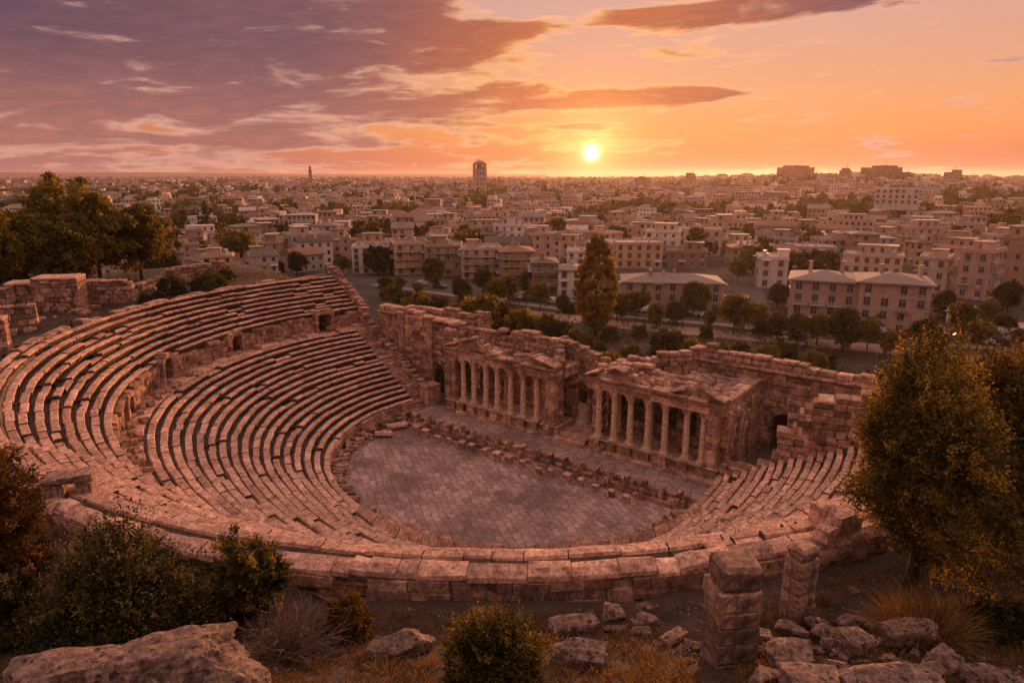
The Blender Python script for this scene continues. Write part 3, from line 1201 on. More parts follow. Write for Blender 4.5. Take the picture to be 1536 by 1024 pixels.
UC_L = [682, 695.5, 711, 729, 746, 766, 785, 805, 828]
UC_R = [898, 921, 945, 971.5, 997, 1029, 1054]
TL_ = [t_of_u(u, NF, ZP + 2) for u in UC_L]
TR_ = [t_of_u(u, NF, ZP + 2) for u in UC_R]
TPL = t_of_u(1066, NF, ZP + 2) + .2           # corner pier of the right porch
TG0, TG1 = TL_[-1] + 1.0, TR_[0] - 1.0        # the gap with the niche between the porches
TE0, TE1 = TL_[0] - .9, TPL + .9

for i, t in enumerate(TL_[1:-1]):
    column(t, NF, ZP, i % 3)
for i, t in enumerate(TR_):
    column(t, NF, ZP, (i + 1) % 3)
# what still stands of the second rank, against the back wall
for i, t in enumerate([TL_[3] + .9]):
    column(t, NF + 2.9, ZP, i % 3, .85)
for i, t in enumerate([TR_[0] + .9, TR_[2] + 1.0, TR_[5] + .5]):
    column(t, NF + 2.9, ZP, i % 3, .85)


def pier(t, n, z0, z1, w=.95, d=.95, nm='pilaster'):
    mb = MB(lambda x, y, z: P(t + x, n + y, z))
    z = z0
    mb.box((0, 0, z0 + .18), (w + .3, d + .3, .36), b=.05, j=.02, tone=.5)
    z = z0 + .36
    while z < z1 - .6:
        h = min(rnd.uniform(.55, .85), z1 - .55 - z)
        mb.box((0, 0, z + h / 2), (w, d, h - .015), b=.04, j=.02, tone=rnd.random())
        z += h
    mb.box((0, 0, z1 - .42), (w + .16, d + .16, .26), b=.04, j=.02, tone=.6)
    mb.box((0, 0, z1 - .15), (w + .36, d + .36, .28), b=.05, j=.02, tone=.6)
    return part(mb, nm, M['front'])


pier(TL_[0], NF, ZP, ZE)
pier(TL_[-1], NF, ZP, ZE, 1.15, 1.1)
pier(TL_[-1] - 1.3, NF + .5, ZP, ZE, .6, .8)
pier(TPL, NF, ZP, ZE, 1.1, 1.1)


# --- podium with pedestals under the columns
def podium(ta, tb, ts, seed):
    mb = MB(P)
    rr = random.Random(seed)
    ny = 4.4
    t = ta
    while t < tb - .1:
        w = min(rr.uniform(1.2, 2.0), tb - t)
        mb.box((t + w / 2, NF + 1.3, (1.0 + ZP) / 2 - .02), (w - .015, 3.4, ZP - 1.0 - .1), b=.03, j=.015, tone=rr.random())
        t += w
    mb.box(((ta + tb) / 2, NF - .38, 1.12), (tb - ta + .2, .28, .26), b=.04, j=.01, tone=.6)
    mb.box(((ta + tb) / 2, NF + 1.25, ZP - .06), (tb - ta + .25, 3.9, .2), b=.04, j=.01, tone=.65)
    for t in ts:
        mb.box((t, NF - .12, (1.0 + ZP) / 2), (1.15, 1.5, ZP - 1.0 + .16), b=.04, j=.02, tone=rr.random())
        mb.box((t, NF - .12, 1.12), (1.35, 1.66, .22), b=.04, j=.02, tone=.55)
        mb.box((t, NF - .12, ZP + .05), (1.35, 1.66, .16), b=.04, j=.02, tone=.65)
    # worn step along the foot
    t = ta
    while t < tb - .1:
        w = min(rr.uniform(.9, 2.2), tb - t)
        if rr.random() > .1:
            mb.box((t + w / 2, NF - 1.15 + rr.uniform(-.05, .05), 1.0 + rr.uniform(.05, .11)), (w - .03, .75, .22), b=.04, j=.03, tone=rr.random())
        t += w
    part(mb, 'podium', M['front'])


podium(TE0, TG0, TL_, 31)
podium(TG1, TE1, TR_[:5] + [TR_[5], TR_[6] + .25, TPL + .3], 32)


# --- beams over the columns
def entab(ta, tb, n, z, seed, d=1.05, gaps=()):
    rr = random.Random(seed)
    mb = MB(P)
    t = ta
    while t < tb - .1:
        w = min(rr.uniform(1.6, 2.6), tb - t)
        if tb - t - w < .7:
            w = tb - t
        tn_ = rr.random()
        c = t + w / 2
        lost = rr.random()
        mb.box((c, n, z + .24), (w - .012, d * .92, .48), b=.025, j=.012, tone=tn_)
        mb.box((c, n, z + .54), (w - .012, d, .12), b=.02, j=.01, tone=tn_)
        mb.box((c, n, z + .82), (w - .012, d * .9, .46), b=.02, j=.015, tone=rr.random())
        if lost > .12:
            mb.box((c, n - .05, z + 1.10), (w - .012, d + .3, .13), b=.02, j=.012, tone=tn_)
            mb.box((c + rr.uniform(-.05, .05), n - .10 + rr.uniform(-.08, .08), z + 1.33), (w - .02 - rr.random() * .3, d + .62 - rr.random() * .25, .2), b=.05, j=.05, tone=rr.random())
        t += w
    k = ta + .1
    while k < tb:                                   # the row of small dentil blocks
        if rr.random() > .12 and not any(a < k < b_ for a, b_ in gaps):
            mb.box((k, n - d / 2 - .16, z + 1.19), (.16, .2, .14), tone=.5)
        k += .34
    return part(mb, 'entablature', M['front'])


entab(TE0, TL_[6] + .3, NF, ZE, 41)
entab(TL_[6] + .3, TG0 + .2, NF - .25, ZE, 42, 1.4)
entab(TG1 - .2, TR_[4] + .6, NF, ZE, 43, gaps=())
entab(TR_[4] + .6, TE1 + .1, NF - .2, ZE, 44, 1.4)
# returns over the side walls
def entab_side(t, na, nb, z, seed):
    mb = MB(P)
    rr = random.Random(seed)
    n = na
    while n < nb - .1:
        w = min(rr.uniform(1.3, 2.2), nb - n)
        c = n + w / 2
        mb.box((t, c, z + .27), (1.1, w - .012, .54), b=.03, j=.02, tone=rr.random())
        mb.box((t, c, z + .82), (1.0, w - .012, .5), b=.03, j=.02, tone=rr.random())
        mb.box((t, c, z + 1.2), (1.45, w - .03, .26), b=.05, j=.03, tone=rr.random())
        n += w
    return part(mb, 'entablature', M['front'])


entab_side(TG0 - .4, NF + .8, NF + 3.6, ZE, 51)
entab_side(TG1 + .3, NF + .6, NF + 3.6, ZE, 52)
entab_side(TE1 - .45, NF + .8, NF + 10.6, ZE, 53)

ZC = ZE + 1.43                                      # top of the cornice


def pediment(ta, tb, h, n, seed, broken=()):
    """a gable of two sloping cornices over a sunk triangle; parts of the slope may be lost"""
    rr = random.Random(seed)
    mb = MB(P)
    tm = (ta + tb) / 2
    mb.prism([(ta + .35, ZC - .02), (tb - .35, ZC - .02), (tm, ZC + h - .22)], n - .15, n + .5, axis=1, tone=.4)
    for sg in (-1, 1):
        L_ = math.hypot(tm - ta, h)
        an = math.atan2(h, tm - ta)
        s = 0.0
        while s < L_ - .05:
            w = min(rr.uniform(1.0, 1.8), L_ - s)
            f = (s + w / 2) / L_
            lost = any(a < (f if sg < 0 else 2 - f) < b_ for a, b_ in broken)
            if not lost:
                x = (ta if sg < 0 else tb) - sg * f * (tm - ta)
                z = ZC + f * h + .02
                mb.box((x, n - .12, z + .02), (w - .015, 1.25, .16), ry=an * sg, b=.03, j=.02, tone=rr.random())
                mb.box((x, n - .22, z + .17), (w - .02, 1.6, .18), ry=an * sg, b=.05, j=.035, tone=rr.random())
            s += w
    # broken lumps left on the gable
    for k in range(int((tb - ta) * 2.6)):
        f = rr.uniform(.05, .95)
        mb.box((ta + (tb - ta) * f, n + rr.uniform(.2, .9), ZC + h * (1 - abs(2 * f - 1)) * rr.uniform(.4, 1) + .15), (rr.uniform(.3, 1.0), rr.uniform(.4, .9), rr.uniform(.25, .7)), rz=rr.uniform(0, 3), b=.08, j=.06, tone=rr.random())
    return part(mb, 'pediment', M['front'])


pediment(TE0 + .1, TL_[4] + .6, 1.35, NF, 61, broken=((1.2, 1.7), (.28, .5)))
pediment(TL_[5] + .5, TG0 + .1, .8, NF - .2, 62, broken=((.2, .8), (1.4, 1.7)))
pediment(TG1 - .3, TR_[3] + .4, 1.25, NF, 63, broken=((1.3, 1.8), (.45, .7)))
pediment(TR_[4] + .9, TE1 + .3, 1.05, NF - .15, 64, broken=((.3, 1.0), (1.5, 1.62)))


# --- broken attic stones standing along the top of the porches
for ta, tb, sd in ((TE0 + .3, TG0, 66), (TG1, TE1 - .2, 67)):
    rr = random.Random(sd)
    t = ta
    while t < tb - .4:
        w = rr.uniform(.5, 1.5)
        if rr.random() < .62:
            mb = MB(P)
            mb.box((t + w / 2, NF + rr.uniform(.5, 1.3), ZC + rr.uniform(.1, .45)), (w, rr.uniform(.5, 1.0), rr.uniform(.4, 1.25)), rz=rr.uniform(-.2, .2), rx=rr.uniform(-.12, .12), b=.09, j=.07, tone=rr.random())
            part(mb, 'attic_stone', M['wall'])
        t += w * rr.uniform(.8, 1.3)


# --- rubble-topped roofs over the porches
def roof_slab(ta, tb, na, nb, z, seed, amp=.3, hole=None, name='roof_slab'):
    mb = MB(P)
    nx_, ny_ = int((tb - ta) / .55), int((nb - na) / .55)
    vs = []
    for j in range(ny_ + 1):
        for i in range(nx_ + 1):
            t, n = ta + (tb - ta) * i / nx_, na + (nb - na) * j / ny_
            h = amp * (mnoise.fractal(Vector((t * .5 + seed, n * .5, seed)), .8, 2.1, 4)) + .12 * mnoise.cell(Vector((t * .7, n * .7, seed)))
            edge = (i in (0, nx_)) or (j in (0, ny_))
            vs.append((t + rnd.uniform(-.12, .12), n + rnd.uniform(-.12, .12), z + h - (.7 if edge else 0)))
    fs, w = [], nx_ + 1
    b0 = len(mb.v)
    for j in range(ny_):
        for i in range(nx_):
            mb.add([], [], 0)
            fs.append((j * w + i, j * w + i + 1, (j + 1) * w + i + 1, (j + 1) * w + i))
    mb.v.extend([tuple(P(*p)) for p in vs])
    for f in fs:
        mb.f.append(list(f))
        mb.t.append(rnd.gauss(.5, .22))
        mb.m.append(0)
    part(mb, name, M['wall'])


roof_slab(TE0 + .2, TG0 - .1, NF + .2, NF + 4.2, ZC - .1, 3, .75)
roof_slab(TG1 + .2, TE1 - .3, NF + .3, NF + 4.6, ZC - .1, 5, .7)
roof_slab(TR_[3] + .5, TE1 - .3, NF + 4.0, NF + 11.0, ZC - .45, 6, .7)

# --- walls behind
NB = NF + 3.9
SZ = .5
mb = MB(P)
ops = []
for ta, tb in zip(TL_[:-1], TL_[1:]):
    ops.append(((ta + tb) / 2 - .5 - (TE0 - .5), (ta + tb) / 2 + .5 - (TE0 - .5), ZP + 1.0, ZP + 4.6, False))
wall(mb, [(TE0 - .5, NB), (TG0 - .2, NB)], .9, jag([(0, 11.2), (3, 10.7), (9, 11.0), (13, 11.2)], .28, 71), 1.1, openings=ops, seed=71)
part(mb, 'back_wall', M['wall'])
# central niche: side walls, arched door, big relieving arch
mb = MB(P)
wall(mb, [(TG0 - .5, NF + .6), (TG0 - 3.4, NB + 1.2)], .9, jag([(0, 9.6), (4, 11)], .25, 72), 1.1, seed=72)
wall(mb, [(TG1 + .5, NF + .6), (TG1 - 1.2, NB + 1.2)], .9, jag([(0, 9.2), (4, 9.8)], .25, 73), 1.1, seed=73)
TM0 = (TG0 + TG1) / 2
GW = TG1 - TG0
TM = TM0 - 2.3
wall(mb, [(TG0 - 1 - 2.3, NB + 1.2), (TG1 + 1 - 2.3, NB + 1.2)], .9, jag([(0, 11.2), (GW * .5, 10.6), (GW + 2, 9.9)], .25, 74), 1.2, openings=((1 + GW / 2 - 1.25, 1 + GW / 2 + 1.25, .9, 6.6, True),), seed=74, bw=(.5, 1.0), ch=.45)
cp = P(TM, 0) * 0
arch_ring(mb, (TM, NB + .65, 6.6 - 1.25), None, Vector((1, 0, 0)), 1.25, .5, .55, 11)
arch_ring(mb, (TM, NB + .65, 7.0), None, Vector((1, 0, 0)), 2.3, .5, .6, 15)
for sx in (-1, 1):
    z = .95
    while z < 5.3:
        h = rnd.uniform(.5, .8)
        mb.box((TM + sx * 1.5, NB + .7, z + h / 2), (.55, .6, h - .02), b=.04, j=.02, tone=rnd.random())
        z += h
part(mb, 'niche', M['wall'])
mb = MB(P)
for k in range(4):
    mb.box((TM0, NF - 1.3 + .42 * k, 1.0 + .14 * k + .05), (GW - .3 + rnd.uniform(-.2, .1), .5, .3 + .28 * 0), b=.04, j=.02, tone=rnd.random())
mb.box((TM0 - .8, NF + 2.4, 1.32), (GW + 1.6, 4.6, .55), b=.05, j=.02, tone=.5)
part(mb, 'steps', M['front'])
# wall behind the right porch, then the higher wall set back beyond it
mb = MB(P)
ops = []
for ta, tb in zip(TR_[:-1], TR_[1:]):
    ops.append(((ta + tb) / 2 - .6 - TG1, (ta + tb) / 2 + .6 - TG1, ZP + 1.0, ZP + 4.4, False))
wall(mb, [(TG1, NB + .2), (TE1 - .2, NB + .2)], .9, jag([(0, 9.9), (4, 10.1), (8, 9.5), (20, 9.3)], .15, 75), 1.0, openings=ops, seed=75)
part(mb, 'back_wall', M['wall'])
mb = MB(P)
wall(mb, [(TR_[0] - 1, NB + 1.6), (TR_[1], NB + 2.0), (TR_[2], NB + 3.5), (TR_[2] + 1.8, NB + 5.5), (TR_[3] + .5, NF + 10.9)], .9,
     jag([(0, 10.2), (4, 10.4), (8, 10.8), (12, 11.2)], .22, 76), 1.1, seed=76)
part(mb, 'curved_wall', M['wall'])
mb = MB(P)
s0 = TR_[3]
Z2 = [(0, 11.3), (2.0, 11.9), (2.6, 11.1), (7, 11.2), (20, 10.9), (27, 10.5)]
wall(mb, [(s0, NF + 11), (s0 + 24, NF + 11)], 0, jag(Z2, .12, 77, 2.2), 1.3, seed=77, bw=(.9, 2.0), ch=.62,
     openings=((9.3, 12.1, 0, 5.6, True), (13.2, 16.0, 0, 5.4, True)))
for oc in (10.7, 14.6):
    arch_ring(mb, (s0 + oc, NF + 10.3, 4.1), None, Vector((1, 0, 0)), 1.4, .5, .55, 11)
for oc in (10.7, 14.6):                              # closed vaults added behind the arches to keep their openings dark
    for sx in (-1, 1):
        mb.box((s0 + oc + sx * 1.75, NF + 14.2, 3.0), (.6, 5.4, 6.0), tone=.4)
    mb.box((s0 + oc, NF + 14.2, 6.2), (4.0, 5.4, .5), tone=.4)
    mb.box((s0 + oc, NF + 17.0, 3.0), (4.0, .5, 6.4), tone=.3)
t = s0
while t < s0 + 24:
    w = min(rnd.uniform(1.2, 2.4), s0 + 24 - t)
    if rnd.random() > .12:
        mb.box((t + w / 2, NF + 10.9, 9.9), (w - .02, 1.75, .26), b=.05, j=.03, tone=.7)
    t += w
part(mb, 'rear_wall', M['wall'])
mb = MB(P)
wall(mb, [(TE1 - .35, NF + .4), (TE1 - .35, NF + 10.6)], 0, jag(ZE + .1, .0, 78), 1.15, seed=78, bw=(.7, 1.4), ch=.6)
for n in (NF + .9, NF + 4.0, NF + 7.2):
    mb.box((TE1 + .3, n, 4.2), (.3, .9, 7.4), b=.05, j=.02, tone=.6)
part(mb, 'side_wall', M['wall'])
# low vault beside the right corner
vt = empty('side_vault', (CX, CY, 0), 0, 'low arched passage between the right corner of the stage front and the seats', 'vault')
mb = MB(P)
wall(mb, [(TE1 + .2, NF - .4), (TE1 + 4.2, NF - .4)], 0, jag(2.9, .2, 79), 1.0, seed=79, openings=((1.0, 2.8, 0, 2.3, True),), bw=(.5, 1.0), ch=.45)
arch_ring(mb, (TE1 + .2 + 1.9, NF - .95, 1.4), None, Vector((1, 0, 0)), .9, .4, .45, 9)
for k in range(4):
    mb.box((TE1 + .8 + k * 1.0, NF + .1 + rnd.uniform(-.1, .1), 2.95 + rnd.uniform(-.08, .08)), (.98, 1.3, .34), b=.07, j=.05, tone=rnd.random())
child(mb, 'masonry', M['wall'], vt)

# --- left block with its arched gate
lb = empty('gate_block', (CX, CY, 0), 0, 'high rough wall block with arched gate left of the columned stage front', 'ruin')
mb = MB(P)
tA = t_of_u(574, NB, 11)
tB = TE0 - .2
S = tB - tA
gt = t_of_u(661, NB, 4) - tA
wall(mb, [(tA, NB), (tB, NB)], 0, jag([(0, 12.4), (S * .3, 12.2), (S * .55, 11.6), (S, 11.2)], .18, 81, 2.0), 1.6, seed=81, bw=(.8, 1.7), ch=.6, openings=((gt - 1.5, gt + 1.5, 0, 5.4, True),))
arch_ring(mb, (tA + gt, NB - .75, 3.9), None, Vector((1, 0, 0)), 1.5, .5, .6, 13)
arch_ring(mb, (tA + gt, NB - .75, 4.3), None, Vector((1, 0, 0)), 2.3, .4, .45, 15)
wall(mb, [(tB - .3, NF + .3), (tB - .3, NB + 4.5)], 0, jag([(0, 10.8), (2, 11.6), (8, 12.4)], .15, 82), 1.3, seed=82)
wall(mb, [(tA + S * .35, NB - .9), (tA + S * .62, NB - .9)], 0, jag(11.3, .15, 86, 2.0), .7, seed=86, bw=(.8, 1.7), ch=.6)
wall(mb, [(tA + .5, NB + 4.6), (tB - 3.4, NB + 4.6)], 0, jag(11.6, .2, 83, 2.0), 1.2, seed=83, bw=(.8, 1.7), ch=.6)
for f, w in ((.30, 1.1), (.63, 1.2), (.97, .8)):
    mb.box((tA + S * f, NB - .95, 5.7), (w, .5, 11.2), b=.06, j=.03, tone=.55)
    mb.box((tA + S * f, NB - .95, 11.4), (w + .4, .9, .35), b=.06, j=.03, tone=.65)
t = tA
while t < tB - .2:
    w = min(rnd.uniform(1.0, 2.2), tB - t)
    mb.box((t + w / 2, NB - .1, 11.1), (w - .02, 2.1, .3), b=.06, j=.03, tone=.6)
    t += w
child(mb, 'masonry', M['wall'], lb)
roof = MB(P)
mb = MB(P)
mb.box((tA + gt, NB - 2.8, 2.0), (4.2, .5, .3), tone=.6)
gd = empty('dark_gate', P(tA + gt, NB - .2, 0), STAGE_ROT, 'dark closed wooden gate under the arch beside the left porch', 'gate')
g = MB()
for k in range(7):
    g.box((-1.26 + .42 * k, 0, 1.55), (.41, .1, 3.1), j=.005, tone=rnd.random())
M['gatewood'] = plain_mat('gate_wood', (.05, .032, .026), use_tone=True)
g.build('planks', M['gatewood'], gd)
g = MB()
for z in (.4, 1.6, 2.8):
    g.box((0, -.08, z), (2.9, .08, .2))
g.build('rails', M['gatewood'], gd)

# ------------------------------------------------------------------ low stage wall (pulpitum)
pul = empty('low_stage_wall', (CX, CY, 0), 0, 'low stepped stone wall with short posts along the stage edge', 'wall')
T0, T1 = -18.4, 18.6
for k, (n0, z1) in enumerate([(-.7, .38), (-.3, .74), (.1, 1.12)]):
    mb = MB(P)
    t = T0
    rr = random.Random(90 + k)
    while t < T1 - .1:
        w = min(rr.uniform(.9, 2.0), T1 - t)
        if rr.random() > .05:
            mb.box((t + w / 2, n0 + .25 + rr.uniform(-.04, .04), z1 / 2 + rr.uniform(-.05, .03)), (w - .03, .5, z1), b=.05, j=.035, tone=rr.random())
        t += w
    child(mb, 'step', M['wall'], pul)
npost = 21
for k in range(npost):
    t = T0 + .5 + (T1 - T0 - 1) * k / (npost - 1) + rnd.uniform(-.1, .1)
    mb = MB(P)
    h = rnd.uniform(1.35, 1.65)
    mb.box((t, -.1, h / 2), (.3, 1.0, h), b=.06, j=.04, tone=rnd.random())
    mb.box((t, -.05, h + .05), (.4, .8, .14), b=.05, j=.04, tone=rnd.random())
    if k % 2 == 0:
        mb.box((t, -.75, .55), (.46, .5, 1.1), b=.05, j=.04, tone=rnd.random())
    child(mb, 'post', M['wall'], pul)

# stone blocks set in a row before it
ORD = ['first', 'second', 'third', 'fourth', 'fifth', 'sixth', 'seventh', 'eighth', 'ninth', 'tenth', 'eleventh', 'twelfth', 'thirteenth', 'fourteenth',
       'fifteenth', 'sixteenth', 'seventeenth', 'eighteenth', 'nineteenth', 'twentieth', 'twenty-first', 'twenty-second', 'twenty-third', 'twenty-fourth',
       'twenty-fifth', 'twenty-sixth', 'twenty-seventh', 'twenty-eighth', 'twenty-ninth', 'thirtieth'] + ['%d%s' % (k, {1: 'st', 2: 'nd', 3: 'rd'}.get(k % 10, 'th') if k % 100 not in (11, 12, 13) else 'th') for k in range(31, 400)]


def block(name, p, size, rz, label, cat, group, mat='seat', b=.06, j=.05, rx=0.0, ry=0.0, two=True):
    mb = MB()
    mb.box((0, 0, size[2] / 2), size, b=b, j=j, tone=rnd.random(), rx=rx, ry=ry)
    me = mb.mesh(name, M[mat])
    o = link(name, me, None, p, (0, 0, rz))
    return tag(o, label, cat, group)


nblk = 17
for k in range(nblk):
    t = -14.6 + 28.6 * k / (nblk - 1) + rnd.uniform(-.3, .3)
    n = -2.0 + rnd.uniform(-.25, .25)
    if t * t + n * n > 18.0 ** 2:
        continue
    s = rnd.uniform(.52, .78)
    o = empty('stone_block', P(t, n, 0), STAGE_ROT + rnd.uniform(-.15, .15), '%s upright stone block from the left in the row before the low stage wall' % ORD[k], 'stone block', 'stone blocks lined up before the stage')
    mb = MB()
    hh = s * rnd.uniform(.85, 1.15)
    mb.box((0, 0, hh / 2), (s, s * .85, hh), b=.05, j=.04, tone=rnd.random())
    mb.build('body', M['wall'], o)
    mb = MB()
    mb.box((0, 0, hh + .07), (s * 1.15, s, .18), b=.05, j=.03, tone=rnd.random())
    mb.build('cap_slab', M['seat'], o)

# tumbled stones round the rim of the orchestra
STN = [MB() for _ in range(6)]
stone_me = []
for k, q in enumerate(STN):
    q.box((0, 0, .3), (rnd.uniform(.7, 1.3), rnd.uniform(.5, .8), rnd.uniform(.45, .75)), b=.08, j=.07, tone=rnd.random(), ry=rnd.uniform(-.15, .15))
    stone_me.append(q.mesh('tumbled_stone', M['wall']))
k = 0
pl_ = []
ph = PH0 + R(6)
while ph < PH1 - R(2):
    deg = math.degrees(ph)
    dens_ = 1.0 if deg < 235 else .75
    for r in (19.25, 19.95):
        if rnd.random() < .92 * dens_:
            pl_.append((r + rnd.uniform(-.25, .2), ph + rnd.uniform(-.012, .012)))
    ph += R(3.3)
for k, (r, ph) in enumerate(pl_):
    o = link('tumbled_stone', stone_me[rnd.randrange(6)], None, arc(r, ph, .06), (0, 0, ph + rnd.choice((0, PI / 2)) + rnd.uniform(-.4, .4)), [rnd.uniform(.75, 1.35)] * 3)
    tag(o, '%s fallen stone along the foot of the seats, counted from the far left end' % ORD[k], 'stone', 'fallen stones round the orchestra edge')
SLB = [(621, 606, 2.6, 1.5, .3), (640, 618, 2.2, 1.2, -.1), (612, 622, 1.6, 1.0, .9), (596, 640, 2.4, 1.0, .5), (575, 652, 2.0, 1.0, .2), (630, 640, 1.5, 1.1, 1.1),
       (1032, 742, 1.8, 1.1, .4), (1048, 728, 1.5, .9, .9), (1016, 752, 1.4, 1.0, -.2), (1060, 742, 1.7, .7, .2), (1072, 728, 1.2, .9, .6)]
for k, (u, v, a, b_, rz) in enumerate(SLB):
    left = u < 800
    p = at(u, v, .25 if left else .3)
    mb = MB()
    mb.box((0, 0, .2), (a, b_, .4), b=.06, j=.06, tone=rnd.random(), rx=rnd.uniform(-.08, .08), ry=rnd.uniform(-.08, .08))
    o = link('flat_slab', mb.mesh('flat_slab', M['seat']), None, p, (0, 0, rz))
    tag(o, '%s broken paving slab %s' % (ORD[k if left else k - 6], 'between the stage left end and the seats, from the gate' if left else 'in the heap at the right end of the stage'), 'slab', 'broken slabs at the stage ends')
# ------------------------------------------------------------------ leaf materials
M['leaf_near'] = leaf_mat('leaf_autumn', (.008, .010, .004), (.062, .055, .013), (.34, .215, .04), .34)
M['leaf_right'] = leaf_mat('leaf_gold_green', (.009, .010, .004), (.080, .064, .012), (.42, .26, .035), .38)
M['leaf_gold'] = leaf_mat('leaf_golden', (.03, .02, .006), (.15, .078, .014), (.42, .21, .028), .36)
M['leaf_bush'] = leaf_mat('leaf_olive', (.007, .009, .004), (.044, .043, .014), (.27, .19, .05), .26)
M['leaf_mid'] = leaf_mat('leaf_park', (.034, .038, .010), (.115, .098, .020), (.25, .175, .030), .45)
M['leaf_dark'] = leaf_mat('leaf_dark', (.020, .026, .010), (.050, .052, .016), (.10, .082, .022), .32)
M['leaf_poplar'] = leaf_mat('leaf_poplar', (.05, .040, .011), (.19, .128, .024), (.36, .22, .035), .45)
M['bark'] = plain_mat('bark', (.06, .042, .032), var=.45, scale=6)
M['twig'] = plain_mat('twig', (.15, .09, .065), var=.35, scale=6)
M['drygrass'] = leaf_mat('dry_grass', (.07, .042, .016), (.17, .095, .032), (.30, .165, .055), .3)


tag(WEEDS.build('weeds', M['leaf_bush'], fix=False), kind='stuff')


def leaf_quad(mb, p, d, size, tone, asp=.5):
    """one folded leaf pointing along d"""
    d = Vector(d).normalized()
    a = d.orthogonal().normalized()
    a = Matrix.Rotation(rnd.uniform(0, 2 * PI), 3, d) @ a
    q = d * size
    w = a * size * asp
    p = Vector(p)
    b = len(mb.v)
    mb.v.extend([tuple(p), tuple(p + q * .5 + w * .5), tuple(p + q), tuple(p + q * .5 - w * .5)])
    mb.f.append([b, b + 1, b + 2, b + 3])
    mb.t.append(tone)
    mb.m.append(0)


def rdir(up=0.0):
    while True:
        v = Vector((rnd.uniform(-1, 1), rnd.uniform(-1, 1), rnd.uniform(-1, 1)))
        if .05 < v.length < 1:
            v.normalize()
            v.z += up
            return v.normalized()


def crown_mesh(name, mat, h, rad, nclump, per, leaf, clump=.26, shape='round', base=.22, tonebase=.5, sprays=False, drop=0.0, lobes=0):
    """leaves gathered in clumps (or along twigs) through the volume of a crown; z from base*h to h"""
    mb = MB()
    zc, zr = h * (base + 1) / 2, h * (1 - base) / 2
    lobe = [(rdir(), rnd.uniform(.2, .6) if shape != 'dome' else rnd.uniform(.08, .26)) for _ in range(lobes)]
    for c in range(nclump):
        d = rdir(.15)
        f = rnd.uniform(.25, 1.0) ** .45
        ext = 1 + sum(k * max(0, d.dot(l)) ** 7 for l, k in lobe) - .12 * lobes * .5
        if shape == 'poplar':
            zz = rnd.uniform(-1, 1)
            prof = max(.12, math.sin(PI * (zz * .5 + .5) ** .8)) ** .5
            a = rnd.uniform(0, 2 * PI)
            cp_ = Vector((math.cos(a) * rad * prof * f, math.sin(a) * rad * prof * f, zc + zz * zr))
        elif shape == 'cone':
            zz = rnd.random()
            a = rnd.uniform(0, 2 * PI)
            cp_ = Vector((math.cos(a) * rad * (1 - zz) * f, math.sin(a) * rad * (1 - zz) * f, base * h + zz * h * (1 - base)))
        elif shape == 'dome':
            d.z = abs(d.z) * 1.45 - .12
            cp_ = Vector((d.x * rad * f * ext, d.y * rad * f * ext, h * base + max(0, d.z) * h * (1 - base) * f * ext * .95))
        else:
            cp_ = Vector((d.x * rad * f * ext, d.y * rad * f * ext, zc + d.z * zr * f * ext))
        ct = min(1, max(0, tonebase - .04 + rnd.gauss(0, .22)))
        rc = clump * rad * rnd.uniform(.6, 1.25)
        out = Vector((cp_.x, cp_.y, (cp_.z - zc) * rad / zr)).normalized() if (cp_.x or cp_.y) else Vector((0, 0, 1))
        if sprays:
            ntw = max(1, per // 14)
            for _ in range(ntw):
                td = (out + rdir(.1) * .75 + Vector((0, 0, .12 - drop))).normalized()
                L_ = rc * rnd.uniform(.9, 2.0) * (1.6 if rnd.random() < .06 else 1)
                s0 = cp_ + rdir() * rc * .5 - td * L_ * .5
                for i in range(14):
                    f2 = (i + rnd.random()) / 14
                    pos = s0 + td * L_ * f2 + Vector((0, 0, -drop * L_ * f2 * f2 * .6))
                    leaf_quad(mb, pos, (td * .6 + rdir() * .9), leaf * rnd.uniform(.7, 1.25) * (1.1 - .4 * f2), min(1, max(0, ct + rnd.gauss(0, .14) + .16 * (f2 - .5))), .48)
        else:
            for _ in range(per):
                o_ = rdir() * rc * rnd.random() ** .5
                o_.z *= .75
                leaf_quad(mb, cp_ + o_, (out * .5 + rdir(.1)), leaf * rnd.uniform(.7, 1.3), min(1, max(0, ct + rnd.gauss(0, .12))), .7)
    return mb.mesh(name, mat, fix=False)


def trunk_mesh(h, r, limbs, spread, top=.75, lean=.06, mat='bark', seg=7, base_z=-.4):
    mb = MB()
    pts, rad = [], []
    n = 7
    ox = oy = 0.0
    for i in range(n):
        f = i / (n - 1)
        pts.append((ox, oy, base_z + (h * top - base_z) * f))
        rad.append(r * (1 - .72 * f) * (1.25 if i == 0 else 1))
        ox += rnd.uniform(-1, 1) * lean * h / n
        oy += rnd.uniform(-1, 1) * lean * h / n
    mb.tube(pts, rad, seg)
    for k in range(limbs):
        i = rnd.randrange(2, n - 1)
        p0 = Vector(pts[i])
        a = rnd.uniform(0, 2 * PI)
        d = Vector((math.cos(a), math.sin(a), rnd.uniform(.4, 1.1))).normalized()
        L_ = spread * rnd.uniform(.6, 1.1)
        q = [p0]
        for s_ in range(4):
            d = (d + rdir() * .22 + Vector((0, 0, .08))).normalized()
            q.append(q[-1] + d * L_ / 4)
        mb.tube(q, [rad[i] * .62 * (1 - .22 * s_) for s_ in range(5)], 5)
    return mb.mesh('trunk', M[mat], smooth=True)


def tree(name, loc, crown, trunk, rz, s, label, cat='tree', group=None, sz=None):
    o = empty(name, loc, rz, label, cat, group)
    o.scale = (s, s, sz or s)
    link('crown', crown, o)
    if trunk:
        link('trunk', trunk, o)
    return o


def plant_at(u, v):
    p = on_ground(u, v)
    return p


